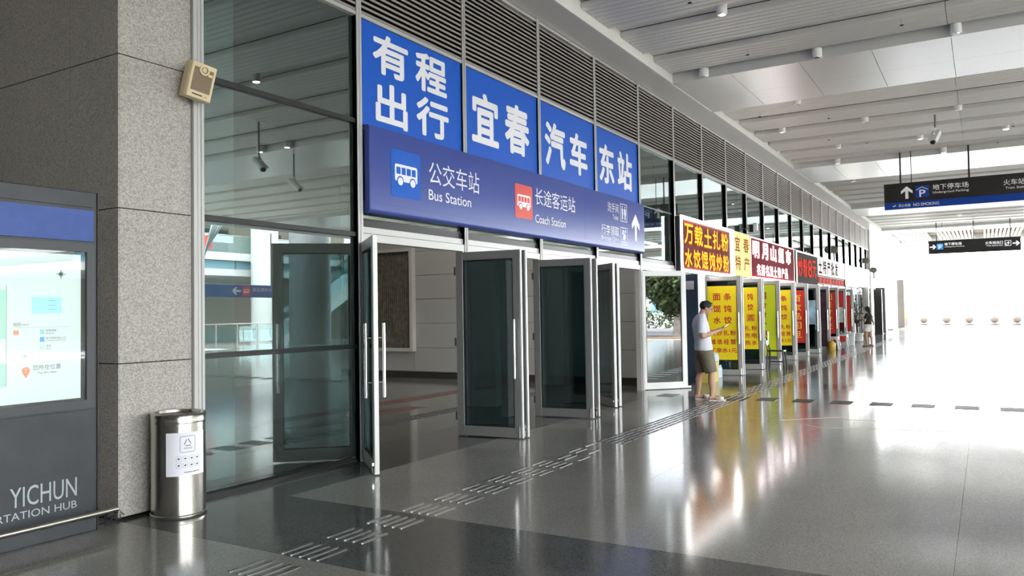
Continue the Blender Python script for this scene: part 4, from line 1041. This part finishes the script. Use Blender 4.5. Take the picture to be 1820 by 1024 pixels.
hand(b, (.205, -.155, 1.145), (.265, -.105, 1.165), (.85, .45, .25), (-.2, 0, 1), 1)
hand(b, (.215, .09, 1.145), (.27, .045, 1.165), (.85, -.45, .25), (-.2, 0, 1), -1)
solid('body', b, M_SKIN, man, .007, 3)
b = MB()
loft(b, [(.0, 0, .825, .150, .188), (.0, 0, .86, .148, .186), (-.01, 0, .98, .138, .176), (-.025, 0, 1.12, .138, .180), (-.045, 0, 1.25, .135, .190), (-.05, 0, 1.34, .112, .178), (-.035, 0, 1.40, .078, .11), (-.022, 0, 1.43, .066, .070)])
for s_, x1 in ((-1, -.058), (1, -.03)):
    limb(b, [((-.045, s_*.165, 1.335), .072), ((x1, s_*.235, 1.21), .070)]); b.tube([(x1, s_*.232, 1.22), (x1-.002, s_*.248, 1.105)], .070, 14, r2=.076)
solid('shirt', b, mat('shirt_white', (.66, .67, .74), .85, bump=(9, .9)), man, .010, 4)
b = MB()
loft(b, [(.0, 0, .76, .125, .165), (.0, 0, .84, .142, .180), (.0, 0, .90, .138, .174)])
for sd_, xs_ in ((1, (-.0, -.022, -.034)), (-1, (.02, .06, .095))):
    b.tube([(xs_[0], sd_*.085, .80), (xs_[1], sd_*.10, .64), (xs_[2], sd_*.112, .465)], .122, 16, r2=.102)
solid('shorts', b, mat('shorts_olive', (.17, .15, .105), .85, noise=(8, .15, 4), bump=(10, .9)), man, .010, 3)
b = MB(); b.ball((.018, 0, 1.592), 1, 20, 14, (.100, .083, .088))
rh = random.Random(4)
for i in range(60):
    a = rh.uniform(0, 6.28); e_ = rh.uniform(.15, 1.5); dv = Vector((math.cos(a)*math.cos(e_), math.sin(a)*math.cos(e_), math.sin(e_)))
    p = Vector((.018+.096*dv.x, .080*dv.y, 1.592+.084*dv.z)); b.tube([p-dv*.02, p+dv*.012+Vector((.010, 0, .004))], .013, 6, r2=.004)
for yy_ in (-.045, -.022, 0, .022, .045): b.tube([(.065, yy_, 1.648), (.095, yy_, 1.662), (.110, yy_*1.05, 1.672)], .020, 7, r2=.006)
for s_ in (-1, 1): limb(b, [((.045, s_*.070, 1.60), .016), ((.05, s_*.072, 1.565), .008)])
b.xf(HM); solid('hair', b, M_HAIR, man, .007, 1)
for s_ in (-1, 1):
    build('eye', MB().ball((.122, s_*.028, 1.572), .010, 8, 6, (.7, 1.2, .7)).xf(HM), M_BLACK, man, smooth=True)
    build('eyebrow', MB().tube([(.128, s_*.014, 1.592), (.127, s_*.030, 1.595), (.115, s_*.044, 1.590)], .004, 6).xf(HM), M_HAIR, man)
build('mouth', MB().rbox((.120, -.020, 1.503), (.131, .020, 1.511), .003, 1).xf(HM), mat('lips', (.42, .16, .13), .5), man)
build('glasses', join(*[MB().tube([(.134, s_*.032+.024*math.cos(rad(a*30)), 1.572+.018*math.sin(rad(a*30))) for a in range(13)], .0028, 6) for s_ in (-1, 1)],
      *[MB().tube([(.133, s_*.056, 1.576), (.035, s_*.084, 1.572)], .0028, 6) for s_ in (-1, 1)], MB().tube([(.136, -.008, 1.575), (.136, .008, 1.575)], .003, 6)).xf(HM), M_BLACK, man)
M_SLIP = mat('slipper_cream', (.60, .56, .50), .6)
for (x_, y_, nm_) in ((-.02, .13, 'slipper'), (.165, -.13, 'slipper')):
    sole = [(x_-.12, y_-.035), (x_-.09, y_-.045), (x_+.04, y_-.05), (x_+.12, y_-.048), (x_+.15, y_-.01), (x_+.14, y_+.03), (x_+.08, y_+.05), (x_-.08, y_+.045), (x_-.12, y_+.03)]
    so_ = build(nm_, MB().prism(sole, .001, .024), M_SLIP, man)
    st = MB(); K = 10
    for i in range(K+1):
        a = math.pi*i/K
        for xx in (x_+.015, x_+.115): st.v.append((xx, y_+.052*math.cos(a), .015+.085*math.sin(a)*(1 if xx < x_+.05 else .68)))
    for i in range(K): st.f.append((2*i, 2*i+1, 2*i+3, 2*i+2))
    sp_ = build('strap', st, M_SLIP, so_, smooth=True); sp_.modifiers.new('t', 'SOLIDIFY').thickness = .006
# phone (held)
Mrot = Matrix.Translation(MANP) @ Matrix.Rotation(MAN_RZ, 4, 'Z')
ph = Mrot @ Vector((.355, -.03, 1.205))
phone = thing('phone', 'dark smartphone held in the hands of the man in the white t-shirt', 'phone', ph, MAN_RZ); phone['_local'] = 1
phone.rotation_euler = (0, rad(-35), MAN_RZ)
build('phone_case', MB().rbox((-.075, -.036, -.004), (.075, .036, .004), .012), M_BLACK, phone)
build('phone_screen', MB().rbox((-.070, -.033, .004), (.070, .033, .0048), .010), lightbox('phone_screen', (.7, .8, .85), .8), phone)

# ---- woman, facing the shops (+Y), right hand behind her back
WP = (32.75, 3.88, 0); WRZ = rad(75)
wom = thing('person', 'woman in a black top and white shorts standing far off before the last red poster', 'person', WP, WRZ); wom['_local'] = 1
b = MB()
loft(b, [(0, 0, .72, .08, .12), (0, 0, .82, .11, .155), (0, 0, .95, .085, .115), (-.02, 0, 1.10, .10, .13), (-.03, 0, 1.20, .08, .135), (-.02, 0, 1.25, .045, .07)])
limb(b, [((-.02, 0, 1.23), .048), ((.0, 0, 1.31), .042), ((.01, 0, 1.36), .045)])
b.ball((.012, 0, 1.425), 1, 18, 12, (.085, .070, .080)); b.ball((.045, 0, 1.375), 1, 14, 10, (.046, .045, .048)); b.ball((.055, 0, 1.41), 1, 14, 10, (.042, .05, .055))
limb(b, [((.095, 0, 1.425), .008), ((.110, 0, 1.395), .011)])
for sd_, xs_ in ((1, (.0, .03, .05, .02, .02)), (-1, (.0, -.03, -.05, -.095, -.10))):
    limb(b, [((xs_[0], sd_*.08, .76), .098), ((xs_[1], sd_*.085, .59), .078), ((xs_[2], sd_*.09, .43), .054)])
    limb(b, [((xs_[2], sd_*.09, .43), .052), ((xs_[3]+.01, sd_*.09, .31), .053), ((xs_[4], sd_*.09, .08), .030)])
    limb(b, [((xs_[4]-.02, sd_*.09, .05), .030), ((xs_[4]+.07, sd_*.093, .052), .032), ((xs_[4]+.15, sd_*.10, .036), .020)])
limb(b, [((-.03, -.145, 1.20), .050), ((-.07, -.195, 1.08), .042), ((-.10, -.215, .96), .036)]); limb(b, [((-.10, -.215, .96), .035), ((-.14, -.18, .90), .032), ((-.175, -.12, .85), .023)])
limb(b, [((-.03, .145, 1.20), .050), ((.0, .19, 1.08), .042), ((.03, .20, .96), .036)]); limb(b, [((.03, .20, .96), .035), ((.12, .15, 1.02), .032), ((.19, .10, 1.10), .023)])
hand(b, (-.175, -.12, .85), (-.185, -.07, .84), (-.1, 1, -.1), (-1, 0, 0), 1)
hand(b, (.19, .10, 1.10), (.20, .08, 1.15), (.2, -.2, 1), (1, 0, 0), 1)
solid('body', b, M_SKIN, wom, .008, 3)
b = MB(); loft(b, [(0, 0, .83, .128, .165), (0, 0, .95, .112, .145), (-.02, 0, 1.08, .122, .150), (-.03, 0, 1.18, .105, .155), (-.02, 0, 1.245, .06, .075)])
for s_, x1 in ((-1, -.06), (1, .0)): limb(b, [((-.03, s_*.145, 1.20), .062), ((x1, s_*.19, 1.10), .062)])
solid('top', b, mat('top_black', (.012, .012, .014), .8), wom, .010, 4)
b = MB(); loft(b, [(0, 0, .70, .12, .17), (0, 0, .78, .138, .178), (0, 0, .86, .122, .158)])
for sd_, x1 in ((1, .03), (-1, -.03)): b.tube([(0, sd_*.08, .78), (x1, sd_*.095, .57)], .115, 16, r2=.128)
solid('shorts', b, mat('shorts_white', (.75, .72, .68), .8, bump=(14, .5)), wom, .010, 3)
b = MB(); b.ball((-.005, 0, 1.44), 1, 18, 12, (.095, .084, .085)); limb(b, [((-.05, 0, 1.43), .068), ((-.065, 0, 1.33), .062), ((-.07, 0, 1.25), .045)]); limb(b, [((.02, .066, 1.43), .025), ((.01, .066, 1.33), .022)]); limb(b, [((.02, -.066, 1.43), .025), ((.01, -.066, 1.33), .022)])
solid('hair', b, M_HAIR, wom, .009, 2)
for (x_, y_) in ((.07, .088), (-.05, -.102)):
    build('sandal', MB().prism([(x_-.11, y_-.032), (x_+.10, y_-.04), (x_+.125, y_), (x_+.09, y_+.042), (x_-.11, y_+.034)], .001, .018), mat('sandal_brown', (.12, .07, .05), .6), wom)

# ------------------------------------------------------------------ stools, bottles, plants, bits by the shops
def lean_box(mb, p, q, w):
    mb.tube([p, q], w, 6); return mb
cx, cy = 20.25, 4.50
st = thing('folding_chair', 'small black folding stool chair with a low back by the lime poster', 'chair', (cx, cy, 0))
for (a, b) in (((-.05, .20), (-.09, .235)), ((-.05, -.16), (-.09, -.20)), ((.18, .20), (.22, .235)), ((.18, -.16), (.22, -.20))):
    build('leg', MB().tube([(cx+a[0], cy+a[1], .44), (cx+b[0], cy+b[1], .0)], .021, 8), M_BLACK, st)
build('seat', MB().rbox((cx-.09, cy-.19, .43), (cx+.22, cy+.23, .46), .03), M_BLACK, st)
for sx_ in (-.08, .21): build('stretcher', MB().tube([(cx+sx_, cy+.22, .17), (cx+sx_, cy-.18, .17)], .010, 6), M_BLACK, st)
for sx_ in (-.06, .19): build('back_post', MB().tube([(cx+sx_, cy+.20, .45), (cx+sx_, cy+.30, .80)], .014, 8), M_BLACK, st)
build('backrest', MB().rbox((cx-.07, cy+.235, .58), (cx+.20, cy+.26, .70), .01, 1), M_BLACK, st)
build('paper', MB().box((cx-.02, cy+.20, .70), (cx+.09, cy+.21, .92)), mat('paper_grey', (.7, .72, .74), .6), st)
def plastic_stool(x, y, label):
    t = thing('plastic_stool', label, 'stool', (x, y, 0), group='white plastic stools')
    m = mat('stool_white', (.62, .62, .60), .45)
    build('seat', MB().rbox((x-.17, y-.17, .43), (x+.17, y+.17, .46), .04), m, t)
    for sx in (-1, 1):
        for sy in (-1, 1):
            build('leg', MB().add([(x+sx*.16, y+sy*.16, .43), (x+sx*.09, y+sy*.16, .43), (x+sx*.16, y+sy*.09, .43), (x+sx*.21, y+sy*.21, 0), (x+sx*.165, y+sy*.21, 0), (x+sx*.21, y+sy*.165, 0)], [(0, 1, 2), (3, 5, 4), (0, 3, 4, 1), (0, 2, 5, 3), (1, 4, 5, 2)]), m, t)
    build('apron', join(MB().box((x-.17, y-.17, .36), (x+.17, y-.16, .43)), MB().box((x-.17, y+.16, .36), (x+.17, y+.17, .43)), MB().box((x-.17, y-.16, .36), (x-.16, y+.16, .43)), MB().box((x+.16, y-.16, .36), (x+.17, y+.16, .43))), m, t)
plastic_stool(30.1, 4.70, 'white plastic stool behind the oil jug, under the second red poster')
plastic_stool(32.6, 4.75, 'white plastic stool with a red print under the last red poster, nearer the woman')
build('red_print', MB().box((32.425, 4.62, .20), (32.43, 4.86, .40)), M_PR, bpy.data.objects['plastic_stool.001'])
t = thing('oil_jug', 'golden cooking oil jug standing in front of the first white stool', 'jug', (29.45, 4.66, 0))
build('jug_body', MB().lathe([(.10, 0), (.115, .02), (.115, .24), (.08, .30), (.03, .34)], (29.45, 4.66, 0), 16), mat('oil_gold', (.62, .40, .03), .15), t, smooth=True)
build('cap', MB().lathe([(.035, 0), (.035, .04)], (29.45, 4.66, .34), 12), M_RED, t)
build('jug_handle', MB().tube([(29.45, 4.60, .33), (29.45, 4.55, .42), (29.45, 4.66, .45), (29.45, 4.70, .38)], .012, 6), M_RED, t)
for nm2, x, y, lab_, mm in (('steel_pot', 31.0, 4.72, 'small dark kettle between the two white stools', M_STEEL),):
    t = thing(nm2, lab_, 'kettle', (x, y, 0))
    build('pot_body', MB().lathe([(.09, 0), (.11, .03), (.11, .16), (.07, .22), (.02, .24)], (x, y, 0), 14), mm, t, smooth=True)
    build('pot_handle', MB().tube([(x, y-.09, .2), (x, y-.07, .30), (x, y+.07, .30), (x, y+.09, .2)], .008, 6), M_BLACK, t)
t = thing('water_bucket', 'white plastic water bucket beside the last red poster', 'bucket', (33.9, 4.66, 0))
build('bucket_body', MB().lathe([(.13, 0), (.14, .02), (.16, .42), (.17, .43), (.165, .46)], (33.9, 4.66, 0), 18), mat('bucket_pale', (.72, .76, .78), .3), t, smooth=True)
build('bucket_lid', MB().lathe([(.172, 0), (.172, .03), (.1, .045)], (33.9, 4.66, .45), 18), M_WHITE, t, smooth=True)
# pack of water bottles
M_BOT = mat('bottle_plastic', (.55, .66, .74), .15); M_BLB = mat('bottle_label', (.45, .60, .78), .4)
bp = thing('bottle', 'clear water bottle in the shrink-wrapped pack on the floor below the first yellow poster', 'bottle', (17.2, 5.36, 0), group='pack of water bottles')
def bot(x, y, z, par):
    build('bottle_body', MB().lathe([(.030, 0), (.033, .01), (.033, .17), (.028, .20), (.013, .235), (.013, .25)], (x, y, z), 12), M_BOT, par, smooth=True)
    build('bottle_cap', MB().lathe([(.016, 0), (.016, .018)], (x, y, z+.25), 10), M_BLB, par)
    build('bottle_label', MB().lathe([(.0338, .07), (.0338, .14)], (x, y, z), 12), M_BLB, par)
bot(17.2, 5.36, 0, bp)
first = True
for z in (0, .27):
    for i in range(4):
        for j in range(5 if z == 0 else 4):
            if first: first = False; continue
            c = copy_tree(bp); c.location = (17.2+.07*i, 5.36-.07*j, z)
# dark drinks cabinet behind the mirrored door and other goods seen past the man
t = thing('display_cabinet', 'dark blue upright cabinet just behind the white framed door', 'cabinet', (16.35, 5.3, 0))
build('cabinet_body', MB().rbox((16.05, 5.12, 0), (16.55, 5.52, 2.24), .02), mat('cabinet_navy', (.02, .03, .05), .3), t)
build('cabinet_door', MB().box((16.04, 5.15, .1), (16.052, 5.49, 1.9)), mat('cabinet_door', (.03, .045, .07), .15), t)
build('price_card', MB().box((16.02, 5.20, 1.92), (16.04, 5.40, 2.10)), mat('card_grey', (.4, .38, .42), .5), t)
t = thing('snack_rack', 'narrow rack of snack bags in the doorway between the cabinet and the first yellow poster', 'rack', (17.1, 5.9, 0))
build('rack_frame', join(*[MB().box((16.9+dx, 5.8+dy, 0), (16.93+dx, 5.83+dy, 2.1)) for dx in (0, .6) for dy in (0, .3)]), M_ALU, t)
rk = random.Random(5)
for q in range(6): build('rack_shelf', MB().box((16.9, 5.8, .15+.36*q), (17.53, 6.13, .17+.36*q)), M_ALU, t)
for q in range(6):
    for u in range(4):
        build('snack_bag', MB().rbox((16.93+.15*u, 5.82, .17+.36*q), (17.05+.15*u, 5.95, .42+.36*q), .03), mat('bag%d' % ((q+u) % 4), [(.55, .08, .06), (.6, .45, .1), (.7, .7, .66), (.3, .28, .26)][(q+u) % 4], .4), t)
t = thing('carton', 'yellow carton on the floor behind the legs of the man', 'box', (16.2, 4.95, 0))
build('box_body', MB().box((15.95, 4.8, 0), (16.3, 5.08, .42)), mat('carton_yellow', (.55, .42, .08), .6), t, bevel=.004)
build('box_flap', MB().box((15.95, 4.93, .42), (16.3, 4.95, .424)), mat('tape', (.6, .5, .3), .4), t)
# potted plant
t = thing('potted_plant', 'dark leafy potted plant behind the woman', 'plant', (37.0, 4.80, 0))
build('pot', MB().lathe([(.14, 0), (.19, .04), (.22, .34), (.24, .36), (.2, .38)], (37.0, 4.80, 0), 18), mat('pot_white', (.6, .6, .58), .4), t, smooth=True)
rp = random.Random(11); stems = MB(); lv = MB()
for i in range(9):
    a = rp.uniform(0, 6.28); top = Vector((37.0+.25*math.cos(a), 4.80+.25*math.sin(a), rp.uniform(1.3, 2.0)))
    stems.tube([(37.0, 4.80, .35), (37.0+.1*math.cos(a), 4.80+.1*math.sin(a), 1.0), top], .012, 5)
    for q in range(26):
        f = rp.uniform(.35, 1); p = Vector((37.0, 4.80, .35)).lerp(top, f)+Vector((rp.uniform(-.14, .14), rp.uniform(-.14, .14), rp.uniform(-.1, .1)))
        d = Vector((rp.uniform(-1, 1), rp.uniform(-1, 1), rp.uniform(-.5, .6))).normalized(); s_ = d.cross(Vector((0, 0, 1))).normalized()*.035; L_ = .15
        lv.add([p, p+d*L_*.5+s_, p+d*L_, p+d*L_*.5-s_], [(0, 1, 2, 3)])
build('stems', stems, mat('stem', (.10, .07, .03), .7), t)
o = build('foliage', lv, mat('leaf_dark', (.02, .05, .015), .5), t); o['kind'] = 'stuff'

# far end: dark posts, pillar, bollards
for i, (x, y0_, y1_, z, m, lab_) in enumerate(((44.6, 5.2, 5.5, 2.55, M_ALU, 'grey steel door post beyond the woman'), (47.7, 4.9, 5.3, 2.45, M_ALUD, 'thin dark post right of the woman'), (51.4, 5.1, 5.75, 2.62, M_BLACK, 'tall black slab post in the bright far end'), (56.5, 5.2, 5.5, 2.6, M_ALU, 'far grey post beside the black slab'), (62.7, 5.0, 5.45, 3.40, mat('post_taupe', (.07, .06, .05), .6), 'tall free-standing taupe pillar at the open end'))):
    t = thing('post', lab_, 'post', (x, (y0_+y1_)/2, 0))
    build('shaft', MB().rbox((x-.12, y0_, 0), (x+.12, y1_, z), .02), m, t)
    build('foot_plate', MB().box((x-.16, y0_-.03, 0), (x+.16, y1_+.03, .03)), M_ALUD, t)
t = thing('yellow_bollard', 'yellow topped bollard beside the taupe pillar outside', 'bollard', (70.1, 5.65, -.06))
build('shaft', MB().lathe([(.28, 0), (.28, .55), (.26, .56)], (70.1, 5.65, -.06), 16), mat('bollard_stone', (.08, .065, .045), .7), t, smooth=True)
build('cap', MB().lathe([(.29, 0), (.29, .45), (.2, .5)], (70.1, 5.65, .5), 16), mat('bollard_yellow', (.16, .12, .03), .6), t, smooth=True)
M_STN = mat('stone_tan', (.065, .05, .038), .7, noise=(3, .2, 3))
for i, y in enumerate((4.32, 2.71, 1.16, -.51, -1.95)):
    t = thing('stone_bollard', 'round stone ball on a short base outside, %s from the left' % ['first', 'second', 'third', 'fourth', 'fifth'][i], 'bollard', (71.2-.25*i, y, -.06), group='row of stone ball bollards')
    xx = 71.2-.25*i
    build('base', MB().lathe([(.34, 0), (.34, .12), (.22, .16)], (xx, y, -.06), 16), M_STN, t, smooth=True)
    build('ball', MB().ball((xx, y, .42), .31, 18, 12), M_STN, t, smooth=True)

# ------------------------------------------------------------------ the open side, seen only as reflections
M_CONC = mat('atrium_white', (.72, .72, .69), .6); M_TAN = mat('atrium_tan', (.48, .42, .35), .7)
ab = thing('atrium_building', 'white two storey atrium across the hall, mirrored in the first window', 'building', (40, -30, 0))
build('gallery_slab', MB().box((22, -36, 4.86), (62, -27, 5.30)), M_CONC, ab); build('lower_fascia', MB().box((22, -36, 3.95), (62, -27.3, 4.36)), M_CONC, ab)
build('rear_wall', MB().box((20, -36.3, 0), (62, -36, 12)), M_TAN, ab)
build('upper_slab', MB().box((22, -36, 8.2), (62, -28, 8.8)), M_CONC, ab)
M_BG = mat('glass_strip', (.25, .45, .55), .1)
for i in range(16): build('strip_window', MB().box((22.2+2.5*i, -27.5, 4.38), (24.6+2.5*i, -27.4, 4.84)), M_BG, ab)
for i in range(7): build('dark_window', MB().box((26+5*i, -35.95, 6.0), (28.6+5*i, -35.9, 7.8)), M_ALUD, ab)
build('balustrade_glass', MB().box((22, -27.1, 5.3), (62, -27.08, 6.3)), glass('balustrade', (.7, .85, .85), .12), ab)
build('balustrade_rail', MB().tube([(22, -27.09, 6.33), (62, -27.09, 6.33)], .04, 8), M_STEEL, ab)
build('banner_red', MB().box((29.2, -27.05, 5.5), (30.2, -27.03, 6.2)), M_RED, ab)
build('atrium_roof', MB().box((20, -37, 12), (62, -30, 12.3)), M_CONC, ab)
af = MB().box((26.1, -36, -.05), (62, -19.001, -.005)); tag(build('floor_atrium', af, M_FL), 'pale polished floor of the atrium side', 'floor', kind='structure')
for i, (x, y, r_, m) in enumerate(((33.4, -26.3, .8, M_CONC), (27.4, -27.5, .8, M_CONC), (41.5, -26.3, .8, M_CONC), (31.2, -20.3, 1.1, mat('column_grey', (.22, .22, .22), .4)), (50, -20.3, 1.1, M_CONC), (2.4, -10.4, .4, M_CONC), (-9, -10.4, .4, M_CONC))):
    tag(build('column_%d' % (i+1), MB().lathe([(r_+.05, 0), (r_+.05, .15), (r_, .16), (r_, 12 if y < -19 else 6.3)], (x, y, 0), 32), m, smooth=True), 'round column on the open side of the hall, %s' % ['white, mid way along the gallery', 'white, near the gallery start', 'white, beyond the escalator', 'dark grey and thick, in front of the gallery', 'white and thick, far along', 'slim, carrying the roof edge near the road', 'slim, behind the viewer'][i], 'column', kind='structure')
es = thing('escalator', 'escalator with glass sides rising along the atrium, mirrored in the door glass', 'escalator', (37, -25.5, 0))
build('truss', MB().prism([(33.0, 0), (41.8, 5.0), (43.5, 5.0), (43.5, 4.3), (42.2, 4.3), (34.6, 0)], -26.2, -24.9, 1), M_STEEL, es)
for y in (-24.85, -26.25):
    build('side_glass', MB().prism([(32.6, .1), (33.2, .2), (41.8, 5.0), (43.4, 5.1), (43.4, 5.9), (41.7, 5.9), (33.0, 1.0), (32.6, .9)], y-.01, y+.01, 1), MATS['balustrade'], es)
    build('handrail', MB().tube([(32.5, y, .3), (32.45, y, .7), (32.8, y, 1.0), (33.1, y, 1.06), (41.7, y, 5.95), (43.4, y, 5.95)], .05, 8), M_BLACK, es)
for q in range(22): build('step', MB().box((33.6+.38*q, -26.1, .3+.21*q), (34.0+.38*q, -25.0, .5+.21*q)), M_ALUD, es)
ra = thing('railing', 'low glass railing with steel posts along the atrium edge', 'railing', (28, -24, 0))
for i in range(9):
    build('post', MB().tube([(21+1.4*i, -24, 0), (21+1.4*i, -24, 1.1)], .03, 8), M_STEEL, ra)
    if i < 8: build('glass_panel', MB().box((21.1+1.4*i, -24.01, .12), (22.3+1.4*i, -23.99, .98)), MATS['balustrade'], ra)
build('top_rail', MB().tube([(21, -24, 1.12), (32.2, -24, 1.12)], .03, 8), M_STEEL, ra)
PR = Plane((0, -18.95, 0), (-1, 0, 0), (0, 0, 1), (0, 1, 0))
hs = thing('hanging_sign', 'long blue hanging sign on the open side, mirrored in the first window', 'sign', (25.2, -19, 2.8))
build('sign_case', MB().rbox((22.5, -19.05, 2.42), (28.0, -18.95, 3.02), .02, 0), M_SBLUE, hs)
build('hanger', join(*[MB().tube([(xx, -19, 3.02), (xx, -19, 5.6)], .03, 8) for xx in (23.2, 27.3)]), M_BLACK, hs)
bus_icon(PR, -25.95, 2.5, -25.5, 2.94, M_RED, hs)
text(PR, '长途客运站', -27.3, 2.70, -26.1, 2.90, M_TXT, hs, bold=.01)
build('arrow', PR.poly(arrow_pts(-25.15, 2.72, .5, .36, 'right'), 0, .005), M_TXT, hs)
strut = MB().tube([(26.7, -22, 6.6), (24.9, -22, 3.0), (23.6, -22, 0)], .35, 14)
tag(build('raking_strut', strut, mat('strut_grey', (.45, .50, .50), .4), smooth=True), 'thick grey raking roof strut mirrored at the left of the first window', 'strut')
# trees across the road
def tree(x, y, h, r_, label, seed):
    rq = random.Random(seed); t = thing('tree', label, 'tree', (x, y, -.06))
    tr = MB().tube([(x, y, -.06), (x+.05, y, h*.28), (x-.05, y+.1, h*.5), (x, y, h*.75)], .26, 10, r2=.08)
    for i in range(7):
        a = rq.uniform(0, 6.28); z = h*rq.uniform(.3, .55); tr.tube([(x, y, z), (x+r_*.35*math.cos(a), y+r_*.35*math.sin(a), z+h*.15), (x+r_*.7*math.cos(a), y+r_*.7*math.sin(a), z+h*.25)], .08, 6, r2=.02)
    build('trunk', tr, mat('bark_whitewashed', (.45, .40, .36), .8, noise=(4, .3, 4)), t)
    lv = MB()
    for i in range(5200):
        u = rq.gauss(0, 1), rq.gauss(0, 1), rq.gauss(0, 1); n_ = math.sqrt(sum(q*q for q in u)) or 1; k_ = rq.uniform(.55, 1)
        bl = (math.sin(7*u[0]/n_+seed)+math.cos(6*u[1]/n_)+math.sin(5*u[2]/n_))*.08+1
        p = Vector((x+u[0]/n_*r_*k_*bl, y+u[1]/n_*r_*k_*bl, h*.64+u[2]/n_*h*.36*k_*bl))
        d = Vector((rq.uniform(-1, 1), rq.uniform(-1, 1), rq.uniform(-1, 1))).normalized(); s_ = d.cross(Vector((0, .3, 1))).normalized()*.11
        lv.add([p, p+d*.16+s_, p+d*.32, p+d*.16-s_], [(0, 1, 2, 3)])
    o = build('crown', lv, mat('leaf_green', (.09, .13, .04), .6, noise=(1.2, .5, 3)), t); o['kind'] = 'stuff'
tree(6.3, -25.5, 4.7, 1.8, 'bushy green tree mirrored in the white framed door glass', 3)
tree(4.2, -34.0, 5.6, 2.6, 'broad green tree far across the road, left', 21)
tree(-2.6, -36.0, 5.6, 2.8, 'broad green tree far across the road, middle', 22)
tree(11.0, -35.5, 5.8, 2.8, 'broad green tree far across the road, right', 23)
tree(2.0, -27.0, 6.0, 3.0, 'green tree outside, left of the mirrored one', 5)
tree(14.6, -28.0, 5.6, 2.8, 'green tree outside, right of the mirrored one', 8)
tree(-6.0, -26.0, 5.6, 2.9, 'green tree outside behind the viewer', 12)
hg = MB()
rq = random.Random(2)
for i in range(3000):
    p = Vector((rq.uniform(-12, 24), rq.uniform(-47, -46), rq.uniform(-.05, 1.6))); d = Vector((rq.uniform(-1, 1), rq.uniform(-1, 1), rq.uniform(-1, 1))).normalized(); s_ = d.cross(Vector((0, .3, 1))).normalized()*.12
    hg.add([p, p+d*.2+s_, p+d*.4, p+d*.2-s_], [(0, 1, 2, 3)])
o = tag(build('hedge', hg, MATS['leaf_green']), 'low clipped hedge across the road', 'hedge', kind='stuff')
for q in range(3):
    b_ = thing('office_building', ['pale far office block across the road, left', 'pale far office block across the road, middle', 'pale far office block across the road, right'][q], 'building', (-6+16*q, -60, 0))
    build('wall', MB().box((-12+16*q, -66, -.06), (2+16*q, -60, 9+2*q)), M_CONC, b_)
    for a in range(5):
        for z in range(3): build('window', MB().box((-11+16*q+2.6*a, -60.02, 1.2+2.6*z), (-9.4+16*q+2.6*a, -59.98, 2.7+2.6*z)), M_BG, b_)
for ob in list(bpy.data.objects):
    if '_local' in ob: del ob['_local']
